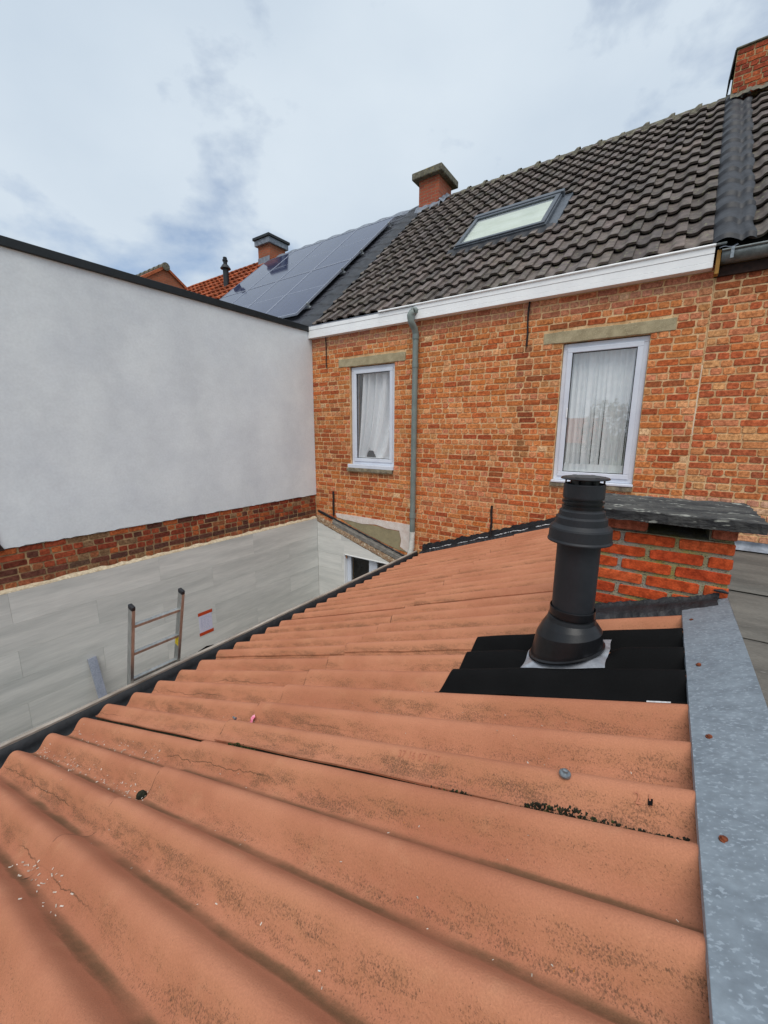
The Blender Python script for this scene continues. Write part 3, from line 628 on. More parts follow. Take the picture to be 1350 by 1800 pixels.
def bed(u, t):
    x = -4.6 + 4.8 * u; s = RIDGE_S - .03 - .16 * t; return tuple(roofp(x, s - .03 * math.sin(x * 27.5) * t + RS.uniform(-.012, .012) * t, .075 - .035 * t + RS.uniform(-.006, .006)))
b.grid(bed, 120, 3); b.build('ridge_bedding', 'ridge_tile', roof, flipfix=False)

# skylight
sx0, sx1, ss0, ss1 = -3.27, -1.81, 1.66, 2.80
skl = MB()
def rbox(b, x0, x1, s0, s1, h0, h1): return b.obox(roofp((x0 + x1) / 2, (s0 + s1) / 2, (h0 + h1) / 2), (1, 0, 0), SL, SN, (x1 - x0) / 2, (s1 - s0) / 2, (h1 - h0) / 2)
for q in ((sx0, sx1, ss0, ss0 + .09), (sx0, sx1, ss1 - .09, ss1), (sx0, sx0 + .085, ss0 + .09, ss1 - .09), (sx1 - .085, sx1, ss0 + .09, ss1 - .09)): rbox(skl, *q, .0, .105)
skl = skl.build('skylight', 'anthracite', house, bevel=.006)
b = MB()
for q in ((sx0 + .02, sx1 - .02, ss0 + .02, ss0 + .085), (sx0 + .02, sx1 - .02, ss1 - .085, ss1 - .015), (sx0 + .02, sx0 + .085, ss0 + .085, ss1 - .085), (sx1 - .085, sx1 - .02, ss0 + .085, ss1 - .085)): rbox(b, *q, .106, .13)
b.build('sash', 'anthracite', skl, bevel=.006)
MB().add([roofp(x, q, .112) for x, q in ((sx0 + .085, ss0 + .09), (sx1 - .085, ss0 + .09), (sx1 - .085, ss1 - .09), (sx0 + .085, ss1 - .09))], [(0, 1, 2, 3)]).build('pane', 'glass_roof', skl, flipfix=False)
rbox(MB(), sx0 + .08, sx1 - .08, ss0 + .085, ss1 - .085, .07, .08).build('sky_sheen_sheet', 'sky_sheen_green', skl)  # pale sheet added under the pane: sky reflection painted as its colour
rbox(MB(), sx0 - .02, sx1 + .02, ss1 - .01, ss1 + .10, .02, .145).build('hood', 'anthracite', skl, bevel=.01)
for k in range(2): rbox(MB(), (sx0 - .07) if k == 0 else sx1, sx0 if k == 0 else sx1 + .137, ss0 - .02, ss1 + .10, .0, .055).build('side_flashing', 'anthracite', skl, bevel=.006)
def apron(u, t):
    x = sx0 - .10 + (sx1 - sx0 + .2) * u; return tuple(roofp(x, ss0 + .03 - .17 * t + RS.uniform(-.004, .004), .085 - .035 * t + t * .016 * math.sin((x + 5.335) / TW * 2 * math.pi + 3.4)))
MB().grid(apron, 90, 4).build('apron_flashing', 'lead_black', skl, flipfix=False)

# lead strips along both verges, dressed over the tiles
def lead_strip(parent, x0, x1, m, wav=1.0, seed=1):
    r = RS
    def f(u, t):
        s = -.03 + 5.30 * t; x = x0 + (x1 - x0) * u + .012 * math.sin(9 * s + seed) * (1 if u > .5 else .3)
        saw = 1 - ((s / TG) % 1.0); return tuple(roofp(x, s, .044 + .030 * saw * wav + (.050 * math.sin(math.pi * min(1, u * 1.5)) + .03 * math.sin(math.pi * max(0, u * 3 - 2)) if wav > 1 else .020 * math.sin(u * 5.2 + .3)) + .006 * math.sin(13 * s + 4 * u + seed)))
    return MB().grid(f, 12, 240).build('verge_flashing', m, parent, flipfix=False)

# chimney on the house ridge
def far_brick(name, c1, c2, mort, w=.2, h=.07):
    m = bpy.data.materials.new(name); m.use_nodes = True; MATS[name] = m; t = m.node_tree; nn = t.nodes.new; ll = t.links.new; b = t.nodes['Principled BSDF']; b.inputs['Roughness'].default_value = .92
    c = nn('ShaderNodeTexCoord'); sp = nn('ShaderNodeSeparateXYZ'); ll(c.outputs['Object'], sp.inputs[0]); ad = nn('ShaderNodeMath'); ll(sp.outputs[0], ad.inputs[0]); ll(sp.outputs[1], ad.inputs[1])
    cx = nn('ShaderNodeCombineXYZ'); ll(ad.outputs[0], cx.inputs[0]); ll(sp.outputs[2], cx.inputs[1])
    br = nn('ShaderNodeTexBrick'); br.inputs['Scale'].default_value = 1; br.inputs['Brick Width'].default_value = w; br.inputs['Row Height'].default_value = h; br.inputs['Mortar Size'].default_value = .006
    br.inputs['Color1'].default_value = c1; br.inputs['Color2'].default_value = c2; br.inputs['Mortar'].default_value = mort; ll(cx.outputs[0], br.inputs['Vector'])
    ll(br.outputs['Color'], b.inputs['Base Color']); bp = nn('ShaderNodeBump'); bp.inputs['Distance'].default_value = .006; ll(br.outputs['Fac'], bp.inputs['Height']); bp.invert = True; ll(bp.outputs[0], b.inputs['Normal'])
far_brick('brick_far_red', lin(176, 92, 62), lin(150, 74, 54), lin(150, 120, 96), .2, .066)
far_brick('brick_far_orange', lin(166, 92, 62), lin(138, 78, 54), lin(140, 112, 88), .2, .07)
ch = MB().box(-5.43, -4.915, 9.30, 9.93, 4.9, 5.70).build('chimney', 'brick_far_red', house)
b = MB().box(-5.56, -4.79, 9.17, 10.06, 5.701, 5.845); b.build('cap', 'ridge_tile', ch, bevel=.02)
MB().grid(lambda u, t: (-5.50 + .65 * u, 9.285 - .10 * t, 5.16 - .16 * t + .012 * math.sin(20 * u)), 12, 2).build('flashing', 'lead_grey', ch, flipfix=False)
MB().grid(lambda u, t: (-4.905 + .12 * t, 9.28 + .40 * u, 5.20 + .28 * u - .10 * t + .01 * math.sin(14 * u)), 12, 2).build('flashing', 'lead_grey', ch, flipfix=False)

# ------------------------------------------------------------------ lower clad part of the house wall, with its sloping ledge
YA = 5.575; XP = -5.40
def ltop(x): return -1.695 - .306 * (x - XP)            # top of the cladding
def clip(poly, x_to_z):                      # keep what is below the slope
    out = []
    for i in range(len(poly)):
        a, b2 = poly[i], poly[(i + 1) % len(poly)]; fa, fb = x_to_z(a[0]) - a[1], x_to_z(b2[0]) - b2[1]
        if fa >= 0: out.append(a)
        if fa * fb < 0: k = fa / (fa - fb); out.append((a[0] + (b2[0] - a[0]) * k, a[1] + (b2[1] - a[1]) * k))
    return out
wx0, wx1, wz0, wz1 = W3
rows_z = [-1.36, -1.678, -1.986] + [-1.986 - .307 * k for k in range(1, 9)]
clad = MB().box(XP + .02, -2.95, YA + .012, YA + .03, -4.46, -4.2).build('cladding', 'panel_grey_front', house)
for k in range(len(rows_z) - 1):
    zt_, zb_ = rows_z[k] - .0015, rows_z[k + 1] + .0015
    off = 0 if k % 2 else .75; e = XP; xs = [XP + .001] + [q for q in (XP + .6 + off + 1.5 * i for i in range(-1, 3)) if XP + .1 < q < -3.05] + [-2.95]
    for i in range(len(xs) - 1):
        a, c = xs[i] + .0012, xs[i + 1] - .0012
        cuts = [(a, c, zb_, zt_)]
        if not (c < wx0 or a > wx1 or zt_ < wz0 or zb_ > wz1):
            cuts = []
            if a < wx0: cuts.append((a, wx0, zb_, zt_))
            if c > wx1: cuts.append((wx1, c, zb_, zt_))
            m0, m1 = max(a, wx0), min(c, wx1)
            if zt_ > wz1: cuts.append((m0, m1, wz1, zt_))
            if zb_ < wz0: cuts.append((m0, m1, zb_, wz0))
        for (p, q, zb, zt2) in cuts:
            pl = clip([(p, zb), (q, zb), (q, zt2), (p, zt2)], ltop)
            if len(pl) > 2:
                o = MB().prism([(x, YA, z) for x, z in pl], (0, .012, 0)).build('panel', 'panel_grey_front', clad); kk = random.uniform(.95, 1.04); o.color = (kk, kk, kk, 1)
# ledge: rubble and coping in front of the house wall
b = MB(); n = 40; r = random.Random(2); V = []
for i in range(n + 1):
    x = -5.42 + (2.36) * i / n; z = ltop(x); e = lambda a=.006: r.uniform(-a, a)
    V += [(x, YA + .004, z - .02), (x, YA - .008 + e(.004), z + .012 + e(.003)), (x, YA + .002 + e(), z + .06 + e(.010)), (x, YA + .010, z + .092 + e(.008)), (x, YB - .001, z + .10)]
b.add(V, [(5 * i + k, 5 * i + k + 1, 5 * i + 6 + k, 5 * i + 5 + k) for i in range(n) for k in range(4)]); b.build('ledge', 'ledge_rubble', house, flipfix=False)
b = MB(); V = []
for i in range(n + 1):
    x = -5.02 + 1.80 * i / n; z = ltop(x) + .09 + .03 * (x + 5.02) / 1.8; e = lambda a=.005: r.uniform(-a, a)
    V += [(x, YA + .008 + e(), z - .004), (x, YA + .014 + e(.003), z + .06), (x, YB - .02, z + .075 + e(.003)), (x, YB - .012, z + .11 + e(.012))]
b.add(V, [(4 * i + k, 4 * i + k + 1, 4 * i + 5 + k, 4 * i + 4 + k) for i in range(n) for k in range(3)]); b.build('ledge_coping', 'ledge_grey', house, flipfix=False)
b = MB(); V = []
for i in range(n + 1):
    x = -5.40 + 2.2 * i / n; z = ltop(x) + .195 + .03 * (x + 5.02) / 1.8; V += [(x, YB - .012, z - .02), (x, YB - .016, z + .018 + r.uniform(-.006, .01)), (x, YB - .002, z + .03)]
b.add(V, [(3 * i + k, 3 * i + k + 1, 3 * i + 4 + k, 3 * i + 3 + k) for i in range(n) for k in range(2)]); b.build('ledge_sealant', 'mastic', house, flipfix=False)
# old plaster patches above the ledge
def wp(x, y, d=0): v = onY(x, y, YB - d); return (v[0], YB - d, v[2])
wb = [wp(*q, .010) for q in ((590, 902), (625, 907), (660, 913), (695, 918), (722, 923), (722, 937), (702, 933), (680, 929), (660, 922), (637, 921), (618, 916), (604, 913), (592, 909))]
MB().prism(wb, (0, .012, 0)).build('whitewash_band', 'whitewash', house)
cp = [wp(*q, .006) for q in ((600, 912), (604, 913), (637, 921), (660, 924), (680, 930), (702, 934), (704, 950), (702, 962), (717, 972), (690, 962), (650, 942), (620, 926))]
MB().prism(cp, (0, .008, 0)).build('cement_patch', 'cement_patch', house)
cp = [wp(*q, .008) for q in ((702, 933), (722, 937), (722, 968), (716, 971), (703, 961), (705, 950))]
MB().prism(cp, (0, .01, 0)).build('whitewash_patch', 'whitewash', house)
# window in the clad wall
b = MB(); ya = YA + .075
for q in ((wx0, wx0 + .012), ): b.box(wx0 - .002, wx0 + .01, YA - .006, YA + .13, wz0, wz1 + .01); b.box(wx0, wx1, YA - .006, YA + .13, wz1 - .002, wz1 + .012)
w3 = b.build('window', 'white_pvc', house)
b = MB()
for (a, c) in ((wx0 + .012, wx0 + .10), (wx0 + .52, wx0 + .70)): b.box(a, c, ya, ya + .05, wz0, wz1 - .004)
b.box(wx0 + .012, wx1, ya + .004, ya + .046, wz1 - .045, wz1 - .004); b.build('frame', 'white_pvc_window', w3, bevel=.005)
MB().add([(wx0 + .10, ya + .02, wz0), (wx1, ya + .02, wz0), (wx1, ya + .02, wz1 - .04), (wx0 + .10, ya + .02, wz1 - .04)], [(0, 1, 2, 3)]).build('pane', 'glass_low', w3, flipfix=False)
MB().box(wx0, wx1, ya + .2, ya + .21, wz0, wz1).build('room', 'underlay', w3)

# ------------------------------------------------------------------ left wall: white render over a strip of old brick, panels below
lw = thing('rendered_wall', 'white rendered side wall with black coping, bare brick strip and grey panels below', 'wall', (-5.6, 2.0, -4.5))
def rend(u, t):
    y = -5.0 + 10.617 * u; z = -1.19 + 2.915 * t
    if t == 0: z += RS.uniform(-.006, .008)
    return (XL + .004 * math.sin(3.1 * y + 2 * z) * .5 + RS.uniform(-.0007, .0007), y, z)
b = MB().grid(rend, 190, 40); nfront = len(b.v)
b.add([(XL - .018, -5.0, -1.19), (XL - .018, YB, -1.19), (XL - .3, YB, -1.19), (XL - .3, -5.0, -1.19), (XL - .3, -5, 1.70), (XL - .3, YB, 1.70)], [(0, 1, 2, 3), (3, 2, 5, 4)])
b.add([(XL, -5.0, -1.192), (XL, YB, -1.192), (XL - .03, YB, -1.192), (XL - .03, -5.0, -1.192)], [(0, 1, 2, 3)])
render = b.build('render', 'render_white', lw, flipfix=False)
b = MB().box(XL - .34, XL + .032, -5.0, YB - .03, 1.722, 1.812); b.build('coping', 'coping_black', lw, bevel=.006)
MB().box(XL - 3.6, XL - .31, -5, YB - .05, -4.5, 1.66).build('building_body', 'render_white', lw)
strip = MB().add([(XL - .020, -5, -1.70), (XL - .020, YB + .02, -1.70), (XL - .020, YB + .02, -1.18), (XL - .020, -5, -1.18)], [(0, 1, 2, 3)]).build('brick_strip', 'mortar_dark', lw, flipfix=False)
rl = random.Random(21)
def col_left(u, z, r, ln=.2):
    c = pick(PALD, r) * r.uniform(.85, 1.1)
    if -1.575 < z < -1.50: c = mixc(c, lin(86, 66, 60), .75)
    if z < -1.57: c = mixc(c, lin(150, 116, 86), .35)
    return c
brickwork(strip, lay(-1.70, -1.192, .2, YB - .012, [], .0726, rl), lambda u, z: (XL - .0145, u, z), ROT_X, col_left, rl)
# torn edge of dark timber at the foot of the render
b = MB().prism([(XL + .001, 1.088, -1.20), (XL + .001, 1.052, -1.12), (XL + .001, 1.045, -.99), (XL + .001, .2, -.93), (XL + .001, .2, -1.22)], (.022, 0, 0)); b.build('timber_offcut', 'timber_dark', lw, bevel=.004)
# cladding
cl = MB().box(XL - .019, XP - .0125, -5, YA + .04, -4.45, -1.635).build('cladding', 'cream_strip', lw)
for k in range(len(rows_z) - 1):
    if k == 0: continue
    top = rows_z[k] if k > 1 else -1.640
    zt_, zb_ = top - .0015, rows_z[k + 1] + .0015; off = 0.0 if k % 2 else .76
    ys = [q for q in (1.038 + off + 1.52 * i for i in range(-4, 4)) if -4 < q < YA - .1] + [YA - .001]; ys = [-4.2] + ys
    for i in range(len(ys) - 1):
        o = MB().box(XP - .012, XP, ys[i] + .0007, ys[i + 1] - .0007, zb_ - .0008, zt_ + .0008).build('panel', 'panel_grey', cl, bevel=.0006); kk = random.uniform(.95, 1.04); o.color = (kk, kk, kk, 1)
b = MB(); n = 90; V = []; r = random.Random(4)
for i in range(n + 1):
    y = -1 + (YA + 1.0) * i / n; V += [(XP + .0012, y, -1.643 + r.uniform(-.003, .002)), (XP - .006, y, -1.630 + r.uniform(-.004, .004)), (XP - .03, y, -1.622 + r.uniform(-.004, .004)), (XL - .012, y, -1.612 + r.uniform(-.012, .010))]
b.add(V, [(4 * i + k, 4 * i + k + 1, 4 * i + 5 + k, 4 * i + 4 + k) for i in range(n) for k in range(3)]); b.build('mortar_bead', 'cream_strip', lw, flipfix=False)

# notice taped to the panels
P0 = onX(349, 1078, XP); P1 = onX(373, 1070, XP); P2 = onX(351, 1121, XP); ny0, ny1, nz1, nz0 = 3.035, 3.245, -2.64, -3.005
note = thing('paper_notice', 'white paper notice taped with orange strips to the grey panels', 'notice', (XP, 3.1, nz0))
MB().box(XP + .0005, XP + .002, ny0, ny1, nz0 + .03, nz1 - .03).build('sheet', 'paper', note)
for z in (nz1 - .05, nz0): MB().box(XP + .0022, XP + .0035, ny0 - .008, ny1 + .012, z, z + .05).build('tape', 'tape_orange', note)
b = MB(); r = random.Random(3)
for k in range(12):
    z = nz1 - .085 - .017 * k; y = ny0 + .03
    while y < ny1 - .04:
        w = r.uniform(.006, .03); b.box(XP + .0021, XP + .0026, y, y + w, z, z + .0035); y += w + r.uniform(.006, .03)
b.build('handwriting', 'ink', note)

# ------------------------------------------------------------------ lean-to with corrugated roof
AR = R(19.6); CE = np.array([-3.05, 0, -1.91]); RU = np.array([math.cos(AR), 0, math.sin(AR)]); RN = np.array([-math.sin(AR), 0, math.cos(AR)]); AMP = .0325
def cp_(s, Y, h=0.0): return CE + RU * s + np.array([0, Y, 0]) + RN * h
def wave(Y): return AMP * math.cos(2 * math.pi * (Y - YC0) / PITCH) - AMP
def surf(s, Y, off=0.0): return cp_(s, Y, wave(Y) + off)
def SH(s): return .018 + .02 * s / 3.4           # the nearer sheets sit slightly out of step with the farther ones
def nsurf(s, Y, off=0.0): return cp_(s, Y, wave(Y - SH(s)) + off)
def s_of_x(x): return (x + 3.05) / math.cos(AR)
lean = thing('lean_to', 'lean-to with weathered terracotta corrugated roof sheets and black gutter', 'lean-to', (-1.5, 2.0, -4.5))
rc = MB().prism([cp_(.03, -3, -.075), cp_(3.52, -3, -.075), cp_(3.52, -3, -.15), cp_(.03, -3, -.15)], (0, YB + 2.99, 0)).build('roof_deck', 'underlay', lean)
SLAP = s_of_x(-1.57); STOP = s_of_x(.172)
edges = [.905 + .885 * k for k in range(-4, 1)] + [.945 + .885 * k for k in range(1, 6)]
def curl(lift, s, dy): return lift * max(0., 1 - dy / (.13 if lift > .02 else .30)) * (1 - .62 * max(0., min(1., (s - 2.7) / .68)))
def sheet(s0, s1, y0, y1, o_s0, o_s1, lift, seed, near):
    r = np.random.RandomState(seed); nY = int((y1 - y0) / PITCH * 16); nS = 12; vs = []; uv = []; th = .0065
    e0 = r.uniform(-.003, .003, nY + 1); e0 = np.convolve(e0, np.ones(3) / 3, 'same')
    for side in (0, 1):
        for j in range(nS + 1):
            t = j / nS
            for i in range(nY + 1):
                Y = y0 + (y1 - y0) * i / nY; s = s0 + (s1 - s0) * t + (e0[i] if j == 0 else 0)
                off = o_s0 + (o_s1 - o_s0) * t + curl(lift, s, Y - y0) + .0012 * math.sin(3.1 * s + 2 * Y + seed)
                yj = Y + (.002 * math.sin(2.3 * s + seed) + (.0025 * math.sin(11 * s + seed) if i == 0 else 0))
                q_ = Y - (SH(s) if near else 0); vs.append(cp_(s, yj, wave(q_) + off - th * side)); uv.append((s, (q_ - YC0) / PITCH))
    m = nY + 1; n = m * (nS + 1)
    fs = [(j * m + i, j * m + i + 1, (j + 1) * m + i + 1, (j + 1) * m + i) for j in range(nS) for i in range(nY)]
    fs = [(a, d, c2, b2) for a, b2, c2, d in fs]
    fb = [(n + a, n + d, n + c2, n + b2) for a, b2, c2, d in fs]; fb = [(a, d, c2, b2) for a, b2, c2, d in fb]
    b = MB(); b.add(vs, fs + fb, True)
    # rim faces on their own vertices so that the edges stay crisp
    loop = [i for i in range(m)] + [j * m + nY for j in range(1, nS + 1)] + [nS * m + i for i in range(nY - 1, -1, -1)] + [j * m for j in range(nS - 1, 0, -1)]
    k = len(b.v); rim = []; L2 = len(loop)
    b.add([vs[i] for i in loop] + [vs[n + i] for i in loop], [(q, (q + 1) % L2, L2 + (q + 1) % L2, L2 + q) for q in range(L2)], False)
    b.uv = uv + [uv[i] for i in loop] * 2
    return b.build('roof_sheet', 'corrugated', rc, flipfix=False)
SHEETS = []
for k in range(len(edges) - 1):
    y0 = edges[k]; y1 = min(edges[k + 1] + .085, YB - .005)
    if y1 - y0 < .2: continue
    lift = .039 if k == 4 else .011
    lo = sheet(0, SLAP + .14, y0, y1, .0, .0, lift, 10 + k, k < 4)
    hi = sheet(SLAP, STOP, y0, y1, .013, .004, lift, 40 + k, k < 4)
    SHEETS.append((lo, hi))
# walls under the roof
MB().box(-2.96, -2.72, -3, YB - .01, -4.5, -2.03).build('wall', 'house_render_far', lean)
MB().box(.15, .29, -3, YB - .01, -4.5, -.86).build('ridge_wall', 'house_render_far', lean)
MB().prism([(-2.72, -3.0, -4.5), (.13, -3.0, -4.5), (.13, -3.0, -.95), (-2.72, -3.0, -1.97)], (0, .2, 0)).build('end_wall', 'house_render_far', lean)
# gutter
b = MB(); gp = [(-3.025, -1.985), (-3.03, -2.03), (-3.06, -2.065), (-3.11, -2.075), (-3.155, -2.055), (-3.172, -2.0), (-3.175, -1.935)]
gy = [-3 + (YB + 2.97) * i / 40 for i in range(41)]
b.add([(x, y, z + .002 * math.sin(5 * y)) for y in gy for x, z in gp], [(7 * j + i, 7 * j + i + 1, 7 * j + 8 + i, 7 * j + 7 + i) for j in range(40) for i in range(6)], True)
gut = b.build('gutter', 'gutter_black', lean, flipfix=False); so = gut.modifiers.new('s', 'SOLIDIFY'); so.thickness = .004
b = MB()
for j in range(40):
    y0, y1 = gy[j], gy[j + 1]; w = .002 * math.sin(5 * y0); w2 = .002 * math.sin(5 * y1)
    b.add([(-3.176, y0, -1.921 + w), (-3.206, y0, -1.919 + w), (-3.206, y0, -1.985 + w), (-3.176, y0, -1.985 + w), (-3.176, y1, -1.921 + w2), (-3.206, y1, -1.919 + w2), (-3.206, y1, -1.985 + w2), (-3.176, y1, -1.985 + w2)],
          [(0, 1, 5, 4), (1, 2, 6, 5), (2, 3, 7, 6), (3, 0, 4, 7)])
b.build('rim', 'gutter_rim', gut)
# zinc verge along the top of the slope
ZX0, ZX1 = .137, .292
def zx(u, t):
    y = -3 + 5.19 * t; x = ZX0 + (ZX1 - ZX0) * u; return (x, y, -.7650 + (x - ZX0) * .44 + .0018 * math.sin(7 * y + 3 * u))
b = MB().grid(zx, 6, 60)
b.add([(ZX0, -3, -.7650), (ZX0, 2.19, -.7650), (ZX0 - .001, 2.19, -.778), (ZX0 - .001, -3, -.778)], [(0, 1, 2, 3)])
b.add([(ZX1, -3, -.697), (ZX1, 2.19, -.697), (ZX1 + .006, 2.19, -.86), (ZX1 + .006, -3, -.86)], [(0, 1, 2, 3)])
b.add([(ZX0, 2.19, -.7650), (ZX1, 2.19, -.697), (ZX1, 2.19, -.80), (ZX0, 2.19, -.80)], [(0, 1, 2, 3)])
zinc = b.build('verge_flashing', 'zinc', lean, flipfix=False)
for (x, y) in ((.166, 1.984), (.170, 1.588), (.172, 1.196), (.173, .879), (.172, .42), (.172, -.1)):
    P = (x, y, -.7650 + (x - ZX0) * .44); b = MB(); b.lathe([(.0001, P[2] + .006), (.005, P[2] + .005), (.006, P[2] + .001), (.0085, P[2] + .001), (.0085, P[2] - .002)], x, y, 14); b.build('screw', 'rust', zinc)
# fixings in the sheets
P = surf(s_of_x(-.112), .985, .019); b = MB(); cx, cy, cz = P
b.lathe([(.0001, cz + .011), (.006, cz + .010), (.0065, cz + .004), (.013, cz + .003), (.0145, cz), (.0145, cz - .004)], cx, cy, 20); b.build('bolt', 'steel', rc)
P = surf(s_of_x(.059), .962, .0165); b = MB(); b.obox(P, RU, (0, .9, .43), np.cross(RU, (0, .9, .43)), .0045, .007, .0006); b.build('bolt_hole', 'rubber_black', rc)

# raised lettering pressed into the sheet above the mossy lap
def emboss(txt, s, Y, size, parent):
    cu = bpy.data.curves.new('txt', 'FONT'); cu.body = txt; cu.size = size; cu.extrude = .0004; cu.space_character = 1.15
    to = bpy.data.objects.new('txt', cu); COL.objects.link(to); dg = bpy.context.evaluated_depsgraph_get(); me = bpy.data.meshes.new_from_object(to.evaluated_get(dg)); bpy.data.objects.remove(to)
    o = bpy.data.objects.new('embossed_lettering', me); COL.objects.link(o); o.parent = parent; me.materials.clear(); me.materials.append(MATS['emboss'])
    # wrap the letters onto the wave
    for v in me.vertices:
        ss, yy = s + v.co.x, Y + v.co.y; p = surf(ss, yy, curl(.039, ss, yy - .905) + .013 - .009 * (ss - SLAP) / (STOP - SLAP) + .0022 + v.co.z); v.co = Vector(p - org(parent))
    return o
mat('emboss', lin(180, 118, 90), lin(168, 106, 80), scale=30, rough=.85, bump=.1)
emboss('37 16 07 NT', s_of_x(-.60), .958, .026, SHEETS[4][1]); emboss('2 1', s_of_x(.03), .956, .026, SHEETS[4][1])

# black mastic and white sealant where the roof meets the house wall
def junction(name, m, h0, h1, d0, d1, seed, sa=-.05, sb=3.12, prob=1.0):
    r = random.Random(seed); b = MB(); n = 130; V = []; fs = []
    a = b_ = 0
    for i in range(n + 1):
        s = sa + (sb - sa) * i / n; a = .7 * a + r.uniform(-.012, .012); b_ = .7 * b_ + r.uniform(-.008, .008)
        base = cp_(s, YB, 0)
        V += [(base[0], YB - d0, base[2] + h1 + a), (base[0], YB - d0 - .006, base[2] + h0 + b_ * .3 + .02), tuple(cp_(s, YB - d1 + b_, .012)), tuple(cp_(s, YB - d1 - .012 + b_, -.012))]
    for i in range(n):
        if r.random() < prob: fs += [(4 * i + k, 4 * i + k + 1, 4 * i + 5 + k, 4 * i + 4 + k) for k in range(3)]
    b.add(V, fs); return b.build(name, m, lean, flipfix=False)
junction('wall_mastic', 'mastic', .005, .115, .004, .10, 5)
b = MB(); r = random.Random(8); n = 170; V = []; fs = []; a = 0
for i in range(n + 1):
    s = .1 + 2.6 * i / n; a = .8 * a + r.uniform(-.006, .006); base = cp_(s, YB, 0); z = base[2] + .028 + a; w = r.uniform(.003, .011)
    V += [(base[0], YB - .013 - abs(a), z + w), (base[0], YB - .024 - abs(a), z), (base[0], YB - .013 - abs(a), z - w)]
for i in range(n):
    if math.sin(i * .16) > -.85 and r.random() < .96: fs += [(3 * i + k, 3 * i + k + 1, 3 * i + 4 + k, 3 * i + 3 + k) for k in range(2)]
b.add(V, fs); b.build('wall_sealant', 'sealant_white', lean, flipfix=False)

# ------------------------------------------------------------------ flue with its flashing
fx, fy = -.240, 1.70
flue = thing('flue_pipe', 'black plastic flue pipe with stepped rain collar and slotted terminal', 'flue', (fx, fy, -.92))
def fz(y): return onY(1018 - (y - 978) * .07, y, 1.70)[2]
kpx = 1.585 / FPX
r0 = 35.2 * kpx
MB().lathe([(r0, -.90), (r0, fz(938))], fx, fy, 48).build('pipe', 'plastic_black', flue)
prof = [(33 * kpx, fz(893)), (33.3 * kpx, fz(895)), (36.4 * kpx, fz(897)), (37.0 * kpx, fz(905.5)), (41.2 * kpx, fz(908.5)), (42.0 * kpx, fz(919.5)), (49.0 * kpx, fz(925)), (50 * kpx, fz(928)), (50.8 * kpx, fz(945)), (52.3 * kpx, fz(948)), (52.0 * kpx, fz(950)), (49.5 * kpx, fz(947)), (47 * kpx, fz(930)), (34 * kpx, fz(924))]
MB().lathe(prof, fx, fy, 56).build('rain_collar', 'plastic_black', flue)
term = MB().lathe([(30 * kpx, fz(896)), (30 * kpx, fz(872)), (.001, fz(872))], fx, fy, 40).build('terminal', 'plastic_gloss', flue)
MB().lathe([(29 * kpx, fz(894)), (33 * kpx, fz(893)), (33.4 * kpx, fz(888)), (31 * kpx, fz(886.5)), (31 * kpx, fz(884)), (33.6 * kpx, fz(883)), (33.6 * kpx, fz(879.5)), (29 * kpx, fz(878.5))], fx, fy, 40).build('ribs', 'plastic_gloss', term)
MB().lathe([(27 * kpx, fz(876)), (32.2 * kpx, fz(875.5)), (32.8 * kpx, fz(873)), (33 * kpx, fz(851)), (31.8 * kpx, fz(849.5)), (29.5 * kpx, fz(850)), (29 * kpx, fz(873))], fx, fy, 48).build('drum', 'plastic_black', term)
MB().lathe([(23 * kpx, fz(873)), (23 * kpx, fz(842))], fx, fy, 36).build('core', 'plastic_gloss', term)
b = MB()
for k in range(6):
    a = k * math.pi / 3 + .25; c_, s_ = math.cos(a), math.sin(a); rr = 29.8 * kpx
    b.obox((fx + rr * c_, fy + rr * s_, (fz(851) + fz(840)) / 2), (c_, s_, 0), (-s_, c_, 0), (0, 0, 1), .0025, .007, (fz(838) - fz(855)) / 2)
b.build('cap_post', 'plastic_gloss', term)
zc = fz(839)
MB().lathe([(.001, zc + .0045), (28 * kpx, zc + .004), (36.5 * kpx, zc + .001), (38.6 * kpx, zc - .003), (38 * kpx, zc - .006), (30 * kpx, zc - .004), (.001, zc - .003)], fx, fy, 48).build('cap', 'plastic_gloss', term)
# weathering cowl: loft from the pipe ring to an oval on the slope
zr = fz(1068); rings = []; nn_ = 44
prof = [(37.8 * kpx, zr + .004, 0), (38.2 * kpx, zr, 0), (38.2 * kpx, zr - .028, 0), (36 * kpx, zr - .031, 0), (36 * kpx, zr - .034, 0), (39.5 * kpx, zr - .037, .02), (41.5 * kpx, zr - .052, .10), (48 * kpx, zr - .075, .28), (55 * kpx, zr - .105, .52), (57.5 * kpx, zr - .140, .78), (59.5 * kpx, zr - .17, .95), (60 * kpx, zr - .182, 1.0), (63.5 * kpx, zr - .186, 1.0), (63.5 * kpx, zr - .193, 1.0)]
b = MB(); cxo = -.010
for i, (rr, z, tl) in enumerate(prof):
    ring = []
    for k in range(nn_):
        a = 2 * math.pi * k / nn_; dx, dy = rr * math.cos(a), rr * math.sin(a)
        ring.append((fx + cxo * tl + dx, fy + dy, z + dx * math.tan(AR) * tl))
    rings.append(ring)
for i in range(len(rings) - 1): b.add(rings[i] + rings[i + 1], [(k, (k + 1) % nn_, nn_ + (k + 1) % nn_, nn_ + k) for k in range(nn_)], True)
b.build('cowl', 'plastic_gloss', flue)
zb = prof[-1][1]
def butylf(u, t):
    x = fx - .155 + .30 * u; y = fy - .128 + .25 * t; s = s_of_x(x); h = wave(y)
    flat = (zb + (x - fx) * math.tan(AR)) ; p = surf(s, y, .019); d = max(abs(u - .5), abs(t - .5)) * 2; k = min(1, max(0, (d - .72) / .28)); k = k * .55
    return (x + .003 * math.sin(9 * t + 3 * u), y + .004 * math.sin(7 * u + 1), flat * (1 - k) + max(p[2], flat - .03) * k + .002)
